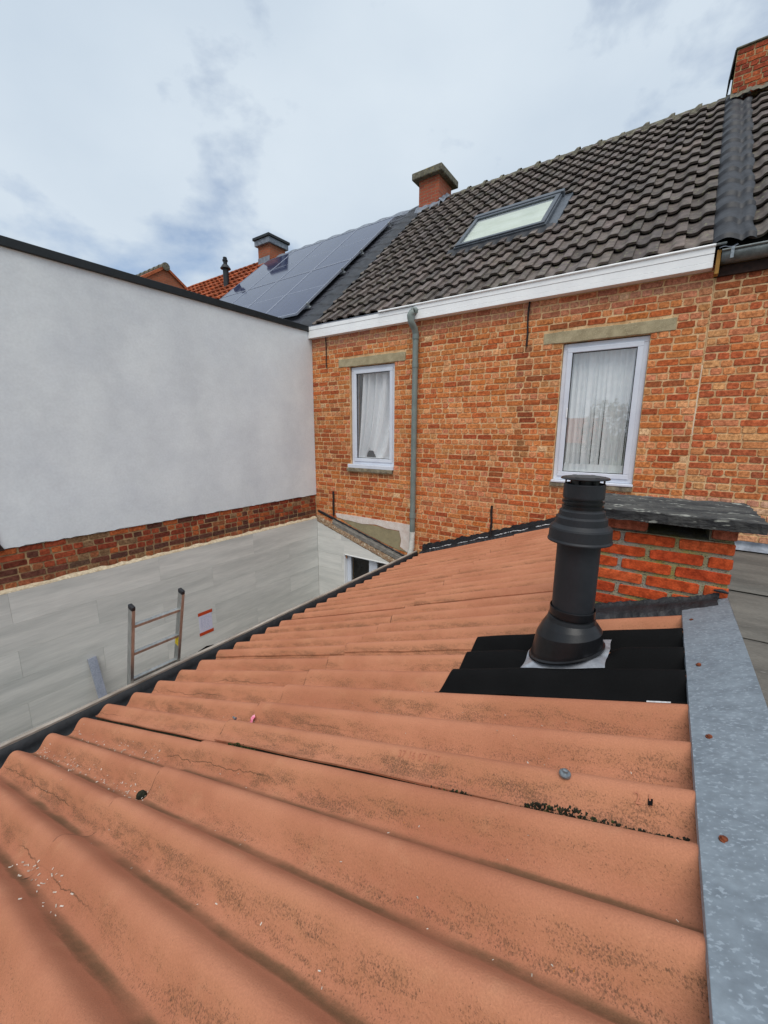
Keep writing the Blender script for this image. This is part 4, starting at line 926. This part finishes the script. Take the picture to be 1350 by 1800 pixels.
MB().grid(butylf, 26, 26).build('sealing_patch', 'butyl', flue, flipfix=False)
def flash(u, t):
    Y = 1.395 + .585 * t; x0 = -.70 + .02 * math.cos(2 * math.pi * (Y - YC0) / PITCH) + .012 * math.sin(9 * Y); x = x0 + (.1385 - x0) * u
    s = s_of_x(x); off = .0165 + .002 * math.sin(14 * x + 5 * Y) + (.004 * math.exp(-((x + .38) / .05) ** 2))
    dd = math.hypot((x - fx) / .19, (Y - fy) / .145); fl = max(0., min(1., (1.02 - dd) / .25)); h = wave(Y) * (1 - fl) + (-.022) * fl
    return tuple(cp_(s, Y, h + off))
fo = MB().grid(flash, 48, 60).build('roof_flashing', 'rubber_black', flue, flipfix=False); so = fo.modifiers.new('s', 'SOLIDIFY'); so.thickness = .006; so.offset = 1
P = [surf(s_of_x(x), 1.392, .02) for x in (.035, .095)]
b = MB().add([P[0] + (0, -.003, -.001), P[1] + (0, -.003, -.001), P[1] + (0, .0, .002), P[0] + (0, .002, .001)], [(0, 1, 2, 3)]); b.build('backing_strip', 'sealant_white', flue, flipfix=False)

# ------------------------------------------------------------------ small brick chimney
cx0, cx1, cy0, cy1 = -.262, .292, 2.20, 2.60
chim = thing('chimney', 'low red brick chimney under a flaking dark stone slab beside the black flue', 'chimney', (0.0, 2.4, -1.1))
core = MB().box(cx0 + .006, cx1 - .006, cy0 + .006, cy1 - .006, -1.25, -.462).box(cx0 + .006, -.03, cy0 + .03, cy1 - .006, -.4621, -.396).box(.20, cx1 - .006, cy0 + .03, cy1 - .006, -.4621, -.396).box(-.03, .20, cy1 - .10, cy1 - .006, -.4621, -.396).build('mortar', 'mortar_lichen', chim)
CH = .0655; zt0 = -.457
PC = {}
def cbrick(ln, dz=.052):
    k = round(ln, 2); key = (k, random.randrange(3))
    if key not in PC: PC[key] = to_mesh('chimney_brick', brick_proto(k, dz, .012, 900 + int(k * 1000) + key[1], .45), 'brick_one')
    return PC[key], ln / k
rc_ = random.Random(12)
CPAL = [(lin(198, 84, 44), 3), (lin(188, 76, 42), 3), (lin(206, 96, 54), 2), (lin(176, 72, 44), 1.5)]
joints = {0: [-.124, .089], 1: [-.016, .199]}
for k in range(10):
    zc = zt0 - (k + .5) * CH
    ju = joints[k % 2]; xs = [cx0] + ju + [cx1]
    for i in range(len(xs) - 1):
        a, c2 = xs[i] + (.007 if i else 0), xs[i + 1] - (.007 if i < len(xs) - 2 else 0)
        me, sx = cbrick(c2 - a); place('brick', me, ((a + c2) / 2, cy0 + rc_.uniform(-.002, .001), zc), I3, (sx, 1, 1), core, pick(CPAL, rc_) * rc_.uniform(.9, 1.08))
    for face, rotz, xf in ((1, 90, cx1), (-1, -90, cx0)):
        ys = [cy0 + (.0935 if k % 2 == 0 else .0935), cy0 + .245, cy1]; 
        for i in range(2):
            a, c2 = ys[i] + .006, ys[i + 1] - .006
            me, sx = cbrick(c2 - a); place('brick', me, (xf + face * .0, (a + c2) / 2, zc), Matrix.Rotation(R(rotz), 3, 'Z'), (sx, 1, 1), core, pick(CPAL, rc_) * rc_.uniform(.9, 1.08))
for (a, c2) in ((cx0, -.028), (.205, cx1)):      # the two bricks either side of the slot
    me, sx = cbrick(c2 - a, .058); place('brick', me, ((a + c2) / 2, cy0 + .004, -.427), I3, (sx, 1, 1), core, mixc(pick(CPAL, rc_), lin(150, 110, 92), .55))
# slab: flaked stone
def slabf(u, t):
    x = -.335 + .70 * u; y = 2.115 + .555 * t; e = RS.uniform(-1, 1)
    return (x + (.003 * math.sin(37 * t) if u in (0, 1) else 0), y + (.0025 * math.sin(41 * u) if t in (0, 1) else 0), -.350 + .0012 * math.sin(22 * x + 31 * y) + .0020 * e + .0025 * (1 if math.sin(38 * y + 5 * math.sin(11 * x) + 3 * math.sin(23 * x)) > .2 else 0))
b = MB().grid(slabf, 60, 56); top = list(b.v); m_ = 61
ring = [i for i in range(61)] + [j * m_ + 60 for j in range(1, 57)] + [56 * m_ + i for i in range(59, -1, -1)] + [j * m_ for j in range(55, 0, -1)]
lo_ = [(top[i][0] + RS.uniform(-.002, .002), top[i][1] + RS.uniform(-.002, .002), -.392 + RS.uniform(-.0025, .0015)) for i in ring]
n = len(ring); b.add([top[i] for i in ring] + lo_, [(q, (q + 1) % n, n + (q + 1) % n, n + q) for q in range(n)]); b.add(lo_, [tuple(range(n))])
b.build('cap_slab', 'slab', chim, flipfix=False)
b = MB(); V = []; r = random.Random(6); n = 60; a = c3 = 0       # bitumen dressed around the foot
for i in range(n + 1):
    x = cx0 - .03 + (.555) * i / n; s = s_of_x(x); base = cp_(s, 2.2, 0); a = .6 * a + r.uniform(-.004, .004); c3 = .6 * c3 + r.uniform(-.006, .006)
    xe = min(x, .289)
    V += [(xe, cy0 - .005, base[2] + .045 + a), (xe, cy0 - .012, base[2] + .025), tuple(cp_(s, 2.145 + .3 * c3, .028)), tuple(cp_(s, 2.10 + c3, .016 + .3 * max(-AMP, wave(2.10)))), tuple(cp_(s, 2.085 + c3, -.004 + max(-AMP, wave(2.085))))]
b.add(V, [(5 * i + k, 5 * i + k + 1, 5 * i + 6 + k, 5 * i + 5 + k) for i in range(n) for k in range(4)], True); b.build('bitumen_flashing', 'mastic', chim, flipfix=False)
MB().tube([(.24, 2.185, -.672), (.268, 2.18, -.668), (.290, 2.185, -.675)], [.004, .009, .004], 10).build('bitumen_blob', 'mastic', chim)

# ------------------------------------------------------------------ right-hand neighbour: wall, gutter, roof, chimney, felt roof
nb = thing('brick_house', 'neighbouring brick house with zinc half-round gutter and grey felt flat roof', 'house', (1.6, 7.5, -4.5))
nwall = wall_sheet(nb, 'mortar_cream', SEAM + .002, 3.2, -4.5, 1.74, [], YB + .006)
PAL2 = [(lin(196, 112, 66), 5), (lin(182, 86, 56), 4), (lin(168, 78, 54), 3.5), (lin(206, 140, 96), 5), (lin(150, 72, 56), 1.4), (lin(202, 130, 102), 3.5), (lin(216, 168, 122), 2)]
def col_nb(u, z, r, ln=.2):
    c = pick(PAL2, r) * r.uniform(.88, 1.1) * np.array((1.05, 1.03, .90)) * (1 + .15 * soft(u, z))
    c = mixc(c, lin(200, 130, 88), .30)
    if z > 1.32: c = mixc(c, lin(112, 56, 48), .4)
    if z < -.72: c = mixc(c, lin(216, 190, 168), r.uniform(.2, .6))
    return c
rn = random.Random(31)
brickwork(nwall, lay(-1.29, 1.66, SEAM + .006, 1.7, [], .0752, rn), lambda u, z: (u, YB, z), I3, col_nb, rn)
nroof = roof_slab(nb, SEAM + .002, 3.2)
tiles(nroof, [.42 + TW * i for i in range(5)], 15, lambda x, s: False, .92, 8)
lead_strip(nroof, .145, .47, 'lead_black', 1.1, 2)
ridge_cap(nroof, .24, 1.7)
# half-round zinc gutter
b = MB(); gx = [.235 + 2.6 * i / 20 for i in range(21)]; prf = []
for k in range(11): a = math.pi * k / 10; prf.append((5.545 - .075 * math.cos(a), 1.742 - .105 * math.sin(a) ** .8))
b.add([(x, y, z - .0 * x) for x in gx for y, z in prf], [(11 * j + i, 11 * j + i + 1, 11 * j + 12 + i, 11 * j + 11 + i) for j in range(20) for i in range(10)], True)
gg = b.build('gutter', 'zinc_gutter', nb, flipfix=False); so = gg.modifiers.new('s', 'SOLIDIFY'); so.thickness = .003
MB().tube([(.232, 5.468, 1.745), (2.8, 5.468, 1.745)], .011, 10).build('bead', 'zinc_gutter', gg)
b = MB(); b.add([(.236, y, z) for y, z in prf], [tuple(range(11))]); b.build('stop_end', 'zinc_gutter', gg, flipfix=False)
b = MB(); b.box(.300, .326, 5.455, 5.462, 1.66, 1.752); b.box(.300, .326, 5.455, 5.50, 1.752, 1.757); b.build('bracket', 'steel', gg)
MB().box(.197, .23, 5.49, YB + .003, 1.545, 1.762).build('wood_block', 'wood_ochre', nb, bevel=.003)
MB().box(.20, 3.1, 5.585, YB + .004, 1.545, 1.64).build('soffit_board', 'timber_dark', nb)
MB().grid(lambda u, t: (.21 + .14 * u, 5.46 + .13 * t, 1.765 + .055 * t + .01 * math.sin(7 * u)), 6, 4).build('gutter_apron', 'lead_grey', nb, flipfix=False)
# chimney at the shared ridge
nc = MB().box(.215, 1.05, 9.32, 9.95, 4.95, 5.815).build('chimney', 'mortar_dark', nb)
rk = random.Random(17)
for f_, ux0, ux1 in ((0, .215, 1.05), ):
    for u, z, ln, _ in lay(5.16, 5.80, ux0 + .002, ux1, [], .072, rk):
        st = ln > .145; place('brick', (MS if st else MH)[rk.randrange(9)], (u, 9.315 + rk.uniform(-.006, .004), z), I3, (ln / (.2 if st else .095), 1, 1), nc, pick([(lin(176, 92, 58), 3), (lin(160, 76, 52), 3), (lin(140, 66, 48), 2), (lin(196, 104, 56), 1)], rk))
b = MB().box(.195, 1.07, 9.29, 9.98, 5.816, 5.842); b.build('cap', 'ridge_tile', nc, bevel=.008)
b = MB().prism([(.200, 9.30, 5.815), (.200, 9.93, 5.815), (.165, 9.93, 5.44), (.165, 9.30, 5.44)], (-.012, 0, .002)); b.build('slate_cladding', 'coping_black', nc)
b = MB().grid(lambda u, t: tuple(np.array([.20 + .9 * u, 9.305 - .22 * t + .02 * math.sin(19 * u), 5.23 - .17 * t + RS.uniform(-.012, .012)])), 30, 4); b.build('mortar_fillet', 'ridge_tile', nc, flipfix=False)
# flat felt roof, laid in lapped strips, with a lead upstand at the wall
MB().box(.291, 4.2, -3.2, YB - .012, -1.60, -1.245).build('flat_roof', 'felt', nb)
ys = [-3.2, -1.5, -.45, .60, 1.35, 2.2, 3.12, 4.07, YB - .013]
for i in range(len(ys) - 1):
    b = MB(); f = lambda u, t, a=ys[i], c=ys[i + 1] + (.07 if i < len(ys) - 2 else 0), i=i: (.296 + 3.9 * u, a + (c - a) * t + .004 * math.sin(9 * u + i), -1.234 + .009 * (1 - t) + .003 * math.sin(12 * u + 3 * t + i))
    b.grid(f, 40, 6); o = b.build('felt_strip', 'felt', nb, flipfix=False); so = o.modifiers.new('s', 'SOLIDIFY'); so.thickness = .004; so.offset = -1
MB().grid(lambda u, t: (.30 + 3.9 * u, YB - .01 - .05 * (t > .5) * (t - .5) * 2, -1.135 - .09 * t + .004 * math.sin(15 * u)), 50, 4).build('lead_upstand', 'lead_grey', nb, flipfix=False)
MB().grid(lambda u, t: (.2985 + .002 * math.sin(9 * u), -3.2 + 8.8 * u, -1.0 - .24 * t), 40, 2).build('felt_upstand', 'felt', nb, flipfix=False)

# ------------------------------------------------------------------ left-hand neighbour: slate roof, lead verge, solar panels
ln_ = thing('terraced_house', 'terraced house with black slates under solar panels and a lead verge', 'house', (-8.0, 7.5, -4.5))
lroof = roof_slab(ln_, -10.62, -5.402, 5.32)
MB().box(-10.6, -5.47, YB, 13.3, -4.5, 1.72).build('wall', 'house_brick_far', ln_)
# slates under and beside the array, in overlapping rows
r = random.Random(14); SM = MB().box(0, .218, 0, .36, 0, .010).mesh('slate'); SM.materials.append(MATS['tile_slate'])
for row in range(22):
    for c_ in range(5):
        x = -6.72 + .222 * c_ + (.11 if row % 2 else 0); s = .0 + row * .24
        place('slate', SM, roofp(x, s, .016 + r.uniform(0, .003)), ROT_R @ Matrix.Rotation(-.03, 3, 'X'), (1, 1, 1), lroof)
MB().obox(roofp(-8.6, 2.66, .004), (1, 0, 0), SL, SN, 2.0, 2.66, .012).build('slate_field', 'tile_slate', lroof)
lead_strip(lroof, -5.74, -5.33, 'lead_black', .5, 5)
b = MB().grid(lambda u, t: tuple(roofp(-5.42 - 5.2 * u, RIDGE_S + .02 - .17 * t, .06 - .03 * t + .012 * math.sin(60 * u))), 70, 3); b.build('ridge_lead', 'lead_grey', lroof, flipfix=False)
c2 = MB().box(-11.20, -10.66, 9.30, 9.92, 4.8, 5.62).build('chimney', 'brick_far_orange', ln_)
MB().box(-11.27, -10.59, 9.22, 10.0, 5.621, 5.78).build('collar', 'lead_grey', c2, bevel=.01)
MB().box(-11.31, -10.55, 9.18, 10.04, 5.781, 5.86).build('cap', 'coping_black', c2, bevel=.01)
MB().box(-11.19, -10.67, 9.27, 9.30, 4.95, 5.28).build('flashing', 'lead_grey', c2)
PW, PL_ = 1.135, 2.185
base = MB().box(0, PW, 0, PL_, 0, .038); 
def ringbox(b, w, l, t, z0, z1): b.box(0, w, 0, t, z0, z1); b.box(0, w, l - t, l, z0, z1); b.box(0, t, t, l - t, z0, z1); b.box(w - t, w, t, l - t, z0, z1)
fb = MB(); ringbox(fb, PW, PL_, .016, 0, .038); fm = fb.mesh('panel_frame'); fm.materials.append(MATS['solar_frame'])
gb = MB().box(.014, PW - .014, .014, PL_ - .014, .004, .033); gm = gb.mesh('panel_glass'); gm.materials.append(MATS['solar_cell'])
mb_ = MB().box(.014, PW - .014, PL_ / 2 - .006, PL_ / 2 + .006, .0332, .0338); mm_ = mb_.mesh('panel_busbar'); mm_.materials.append(MATS['solar_frame'])
num = ['beside the lead verge', 'second from the lead verge', 'third from the lead verge', 'farthest from the lead verge']
for i in range(4):
    for j in range(2):
        x = -5.935 - (i + 1) * (PW + .012); s = .375 + j * (PL_ + .018); P = roofp(x, s, .105)
        t_ = bpy.data.objects.new('solar_panel', None); COL.objects.link(t_); t_.empty_display_size = .1
        t_.matrix_world = Matrix.Translation(Vector(P)) @ ROT_R.to_4x4()
        tag(t_, '%s row solar panel on the slate roof, %s' % (('lower', 'upper')[j], num[i]), 'solar panel', 'solar panels on the slate roof')
        for nm, me in (('frame', fm), ('glass', gm), ('busbar', mm_)):
            o = bpy.data.objects.new(nm, me); COL.objects.link(o); o.parent = t_
for j, s in enumerate((.72, 2.1, 2.95, 4.35)):
    b = MB(); rbox(b, -10.45, -5.90, s - .02, s + .02, .055, .1045); rl_ = b.build('mounting_rail', 'solar_frame', ln_)
    b = MB(); rbox(b, -5.925, -5.895, s - .022, s + .022, .09, .16); rbox(b, -5.945, -5.88, s - .03, s + .03, .055, .075); b.build('end_clamp', 'aluminium', ln_, bevel=.004)
    b = MB()
    for x in (-6.5, -8.2, -9.9): rbox(b, x - .03, x + .03, s - .03, s + .03, .01, .056)
    b.build('roof_hook', 'aluminium', ln_)

# ------------------------------------------------------------------ beyond: orange-tiled house with vent pipe, gable house
oh = thing('terraced_house', 'house with an orange pantile roof behind the black vent pipe', 'house', (-13, 7.5, -4.5))
MB().box(-15.6, -10.63, YB, 13.3, -4.5, 1.72).build('wall', 'house_brick_far', oh)
oroof = roof_slab(oh, -15.6, -10.625, 5.24, 'tile_orange_mass')
OM = []
for v, f in TP[:3]:
    me = bpy.data.meshes.new('orange_tile'); me.from_pydata((v * np.array((1.0, 1, 1.25))).tolist(), [], f); me.update(); me.materials.append(MATS['tile_orange']); OM.append(me)
r = random.Random(44)
for row in range(8, 15):
    for i in range(21):
        x = -15.55 + i * .235; k = r.uniform(.7, 1.25)
        place('roof_tile', OM[r.randrange(3)], roofp(x, -.02 + row * .36, .0), ROT_R, (.235 / TW, 1, 1), oroof, (k, k, k))
ridge_cap(oroof, -15.5, -11.25, 'ridge_tile', 11, 5.24, .105)
vx, vy = -11.72, 8.45; vz = roofp(0, (vy - EAVE_Y) / math.cos(PB))[2]
vent = thing('vent_pipe', 'thin black roof vent pipe with conical cap on the orange tiles', 'vent pipe', (vx, vy, vz))
MB().lathe([(.085, vz - .15), (.085, vz + .62)], vx, vy, 18).build('pipe', 'plastic_black', vent)
MB().lathe([(.086, vz + .66), (.155, vz + .56), (.15, vz + .545), (.08, vz + .55)], vx, vy, 18).build('collar', 'plastic_black', vent)
MB().lathe([(.06, vz + .60), (.06, vz + .76), (.08, vz + .76), (.08, vz + .80), (.06, vz + .81), (.06, vz + .86), (.05, vz + .875), (.001, vz + .88)], vx, vy, 18).build('cap', 'plastic_gloss', vent)
gh = thing('terraced_house', 'house whose weathered brick gable peak shows above the black coping', 'house', (-20, 9.5, -4.5))
gx1 = -17.0; py, pz = 9.50, 6.24; k_ = .70
MB().prism([(gx1, py - 4.2, -4.5), (gx1, py + 4.2, -4.5), (gx1, py + 4.2, pz - 4.2 * k_), (gx1, py, pz), (gx1, py - 4.2, pz - 4.2 * k_)], (-6, 0, 0)).build('wall', 'brick_far_orange', gh)
for sgn in (-1, 1):
    b = MB(); d = np.array([0, sgn * 4.4, -4.4 * k_]); p0 = np.array([gx1 + .06, py, pz + .01]); nrm = np.array([0, sgn * k_, 1]) / math.hypot(1, k_) * .09
    b.prism([p0, p0 + d, p0 + d + nrm, p0 + nrm], (-6.2, 0, 0)); b.build('roof', 'tile_orange_mass', gh)
b = MB()
for i in range(14): b.tube([(gx1 + .1 - .37 * i, py, pz + .06), (gx1 + .1 - .37 * (i + 1) + .03, py, pz + .06)], [.15, .125], 10)
b.build('ridge', 'ridge_tile', gh)

# ------------------------------------------------------------------ ladder, metal profile and litter
lad = thing('ladder', 'aluminium ladder with black end caps leaning against the black gutter', 'ladder', (-3.9, 1.4, -4.45))
la = R(15.5); LD = np.array([math.sin(la), 0, math.cos(la)]); LNv = np.array([math.cos(la), 0, -math.sin(la)]); LC = np.array([-3.236, 0, -1.935])
zl = (-4.45 + 1.935) / math.cos(la); tp = .705
for y in (1.222, 1.592):
    c = LC + LD * (zl + tp) / 2 + (0, y, 0); b = MB(); b.obox(c, LNv, (0, 1, 0), LD, .029, .0125, (tp - zl) / 2); rail = b.build('rail', 'aluminium', lad, bevel=.003)
    b = MB(); b.obox(LC + LD * (tp + .004) + (0, y, 0), LNv, (0, 1, 0), LD, .031, .0145, .018); b.build('end_cap', 'cap_black', rail, bevel=.008)
    b = MB(); b.obox(LC + LD * (zl + .03) + (0, y, 0), LNv, (0, 1, 0), LD, .033, .016, .03); b.build('foot', 'cap_black', rail, bevel=.006)
for k in range(11):
    t_ = tp - .165 - .255 * k
    if t_ < zl + .1: break
    b = MB(); b.obox(LC + LD * t_ + (0, 1.407, 0), LNv, (0, 1, 0), LD, .015, .185, .013); b.build('rung', 'aluminium', lad, bevel=.003)
b = MB(); b.obox(LC + LD * .235 + LNv * 0 + (0, 1.579, 0), LNv, (0, 1, 0), LD, .022, .0006, .045); b.build('sticker', 'sticker_yellow', lad)
top = np.array([XP + .025, 1.66, -2.665]); bot = np.array([-4.92, 1.715, -4.45]); ax = (top - bot) / np.linalg.norm(top - bot); sx_ = np.cross(ax, (1, 0, 0)); sx_ /= np.linalg.norm(sx_); nx_ = np.cross(sx_, ax)
b = MB(); b.obox((top + bot) / 2, sx_, nx_, ax, .044, .016, np.linalg.norm(top - bot) / 2); single(b, 'metal_profile', 'grey_profile', 'grey metal profile leaning against the grey wall panels', 'metal profile', tuple(bot), bevel=.003)
# black strap at the gutter by the ladder
b = MB().prism([(-3.215, 1.70, -1.99), (-3.215, 1.98, -1.985), (-3.215, 1.93, -1.925), (-3.215, 1.86, -1.906), (-3.215, 1.78, -1.922)], (-.006, 0, 0)); b.build('gutter_strap', 'rubber_black', gut)

def blob(b, P, rx, ry, rz, seed, n=10, m=8, amp=.35):
    r = np.random.RandomState(seed); vs = []
    for j in range(m + 1):
        for i in range(n):
            th = math.pi * j / m; ph = 2 * math.pi * i / n; k = 1 + amp * r.uniform(-1, 1) * (0 < j < m)
            vs.append((P[0] + rx * k * math.sin(th) * math.cos(ph), P[1] + ry * k * math.sin(th) * math.sin(ph), P[2] + rz * k * math.cos(th)))
    b.add(vs, [(j * n + i, j * n + (i + 1) % n, (j + 1) * n + (i + 1) % n, (j + 1) * n + i) for j in range(m) for i in range(n)])
# shade of the open lap, put in as a dark strip across the gap
b = MB(); V = []; nq = 120
for i in range(nq + 1):
    q = .02 + 3.30 * i / nq; off = (.0 if q < SLAP else .013 - .009 * (q - SLAP) / (STOP - SLAP)); V += [tuple(nsurf(q, .9095, off - .004)), tuple(surf(q, .9095, off - .006 + curl(.039, q, .0045)))]
b.add(V, [(2 * i, 2 * i + 2, 2 * i + 3, 2 * i + 1) for i in range(nq)]); b.build('lap_gap_shade', 'moss_dark_lap_shade', lean, flipfix=False)
# moss along the lap
b = MB(); bg_ = MB(); r = random.Random(77)
spots = [(-1.47, -1.28, 1.0), (-.20, -.02, 1.0), (-.02, .12, .5), (-2.95, -2.1, .4), (-.55, -.34, .5), (-1.0, -.7, .25), (-2.1, -1.47, .25), (-1.28, -.95, .4), (-2.95, .12, .12)]
for i, (a, c, k) in enumerate(spots):
    for q in range(int((c - a) * (900 if k == 1.0 else 420 * (.4 + k)))):
        x = r.uniform(a, c); env = k * (.35 + .65 * abs(math.sin(x * 41 + i) * math.sin(x * 17 + 2)))
        if k == 1.0: env = .55 + .45 * math.sin(math.pi * (x - a) / (c - a)) * abs(math.sin(x * 60)) ** .3
        P = nsurf(s_of_x(x), .9065 - r.random() * .016 * env, .006 + r.random() * .028 * env); rr = r.uniform(.0016, .0036)
        blob(bg_ if (i == 0 and r.random() < .75) or r.random() < .12 else b, P, rr, rr, rr * 1.2, q + 100 * i, 5, 4, .5)
o = single(b, 'moss', 'moss_dark_lap_shade', 'dark moss growing along the lap of the corrugated sheets', 'moss', (-1.4, .94, -1.35), kind='stuff')
o = single(bg_, 'moss', 'moss', 'green moss tuft in the lap of the corrugated sheets', 'moss', (-1.38, .94, -1.34), kind='stuff')
b = MB(); P = nsurf(s_of_x(-1.60), .585, .012)
for q in range(110):
    d = np.array([r.gauss(0, 1), r.gauss(0, 1), abs(r.gauss(0, 1))]); d /= np.linalg.norm(d); blob(b, P + d * .013 * np.array([1.2, 1, 1]), .006, .006, .006, q, 7, 5)
single(b, 'moss_clump', 'moss_dark_lap_shade', 'round clump of dark moss lying in a trough of the corrugated roof', 'moss', tuple(P))
# flakes and bits washed down the troughs
b = MB(); r = random.Random(91)
def flake(x, Y, sz, up=.0):
    P = (nsurf if Y < .88 else surf)(s_of_x(x), Y + (.03 if Y < .88 else 0), .006 + (.008 if x > -1.6 else 0) + max(0, .011 * (1 - ((Y - .02) % .885) / .3))); a = r.uniform(0, 6.3); d1 = np.array([math.cos(a), math.sin(a), r.uniform(-.4, .6)]) * sz; d2 = np.array([-math.sin(a), math.cos(a), r.uniform(-.3, .3)]) * sz * .4
    b.add([P - d1 - d2, P + d1 - d2, P + d1 + d2, P - d1 + d2], [(0, 1, 2, 3)])
for q in range(110): flake(-3.0 + 1.5 * r.random() ** 1.3, .553 + r.gauss(0, .018), r.uniform(.0015, .0045))
for q in range(50): flake(-3.0 + 1.2 * r.random(), .73 + r.gauss(0, .016), r.uniform(.002, .005))
for q in range(40): flake(-1.75 + .5 * r.random(), .20 + r.gauss(0, .02), r.uniform(.002, .005))
for q in range(110): flake(r.uniform(-2.9, .1), r.choice([.376, .553, .73, .907, 1.085, 1.26, 1.44]) + r.gauss(.01, .025), r.uniform(.0015, .0035))
single(b, 'debris', 'flake', 'pale flakes and bits of debris in the roof troughs', 'debris', (-2.2, .55, -1.65), kind='stuff')
b = MB(); P = surf(s_of_x(-1.545), 1.085, .022)
b.grid(lambda u, t: tuple(P + np.array([.028 * (u - .5) + .012 * math.sin(6 * t), .05 * (t - .5) - .01 * u, .022 * t + .008 * math.sin(9 * u + 5 * t)])), 8, 8); single(b, 'candy_wrapper', 'wrapper_pink', 'crumpled pink wrapper lying on the corrugated roof', 'wrapper', tuple(P))
b = MB(); P = surf(s_of_x(-1.575), 1.02, .028); b.tube([P + (-.012, .003, 0), P + (.008, 0, .002)], .0045, 8); b.tube([P + (.008, 0, .002), P + (.012, 0, .002)], .008, 8); single(b, 'loose_screw', 'steel', 'loose grey screw lying beside the pink wrapper', 'screw', tuple(P))

# ------------------------------------------------------------------ houses and trees across the gardens, seen mirrored in the panes
r = random.Random(63)
for i, (x, w, d, h, rz, m, lab) in enumerate(((-19, 9, 8, 4.0, 2.4, 'house_brick_far', 'red brick house across the gardens, with the widest front'), (-8.5, 7, 8, 3.6, 2.2, 'house_render_far', 'pale rendered house across the gardens, lowest of the row'), (1.5, 8, 8, 4.4, 2.3, 'house_brick_far', 'tall red brick house across the gardens behind the roof'))):
    y0 = -27; t_ = thing('garden_house', lab, 'house', (x, y0 - d / 2, -4.5), 'houses across the gardens')
    MB().box(x - w / 2, x + w / 2, y0 - d, y0, -4.5, -4.5 + h).build('wall', m, t_)
    MB().prism([(x - w / 2 - .2, y0 + .3, -4.5 + h), (x - w / 2 - .2, y0 - d - .3, -4.5 + h), (x - w / 2 - .2, y0 - d / 2, -4.5 + h + rz)], (w + .4, 0, 0)).build('roof', 'tile_orange_mass', t_)
    for k in range(3): MB().box(x - w / 2 + 1 + k * (w - 2.6) / 2, x - w / 2 + 2.2 + k * (w - 2.6) / 2, y0, y0 + .03, -4.5 + h - 2.2, -4.5 + h - .8).build('window', 'room_dark', t_)
def tree(x, y, h, lab, seed):
    r = np.random.RandomState(seed); t_ = thing('garden_tree', lab, 'tree', (x, y, -4.5)); b = MB()
    b.tube([(x, y, -4.5), (x + .1, y, -4.5 + h * .35), (x, y + .1, -4.5 + h * .7)], [.2, .14, .06], 8)
    for k in range(6): a = k * 1.05; b.tube([(x, y, -4.5 + h * (.35 + .05 * k)), (x + 1.1 * math.cos(a), y + 1.1 * math.sin(a), -4.5 + h * (.55 + .05 * k))], [.07, .02], 6)
    b.build('trunk', 'bark', t_); n = 2600; c = r.normal(0, 1, (n, 3)); c /= np.linalg.norm(c, axis=1)[:, None]; c *= (r.uniform(.35, 1, n) ** .5)[:, None] * np.array([h * .30, h * .30, h * .34]); lump = 1 + .25 * np.sin(3 * c[:, :1] + seed) * np.cos(2.3 * c[:, 1:2]); c = c * lump + np.array([x, y, -4.5 + h * .66])
    V = []; F = []
    for i in range(n):
        a = r.normal(0, 1, 3); a /= np.linalg.norm(a); bq = np.cross(a, r.normal(0, 1, 3)); bq /= np.linalg.norm(bq); z = r.uniform(.07, .15); V += [c[i] - a * z, c[i] + bq * z * .6, c[i] + a * z, c[i] - bq * z * .6]; F.append((4 * i, 4 * i + 1, 4 * i + 2, 4 * i + 3))
    MB().add(V, F).build('crown', 'leaf', t_, flipfix=False)
tree(-13.6, -22, 6.2, 'round tree across the gardens beside the pale rendered house', 3); tree(-3.6, -23, 6.8, 'taller tree across the gardens beside the tall brick house', 4); tree(6.5, -20, 5.8, 'small tree across the gardens standing nearest the felt roof', 5)

# ------------------------------------------------------------------ everything above was set out from the lens: raise it onto the ground
for o in bpy.data.objects:
    if o.parent is None and o is not camo and o is not suno: o.location.z += ZO
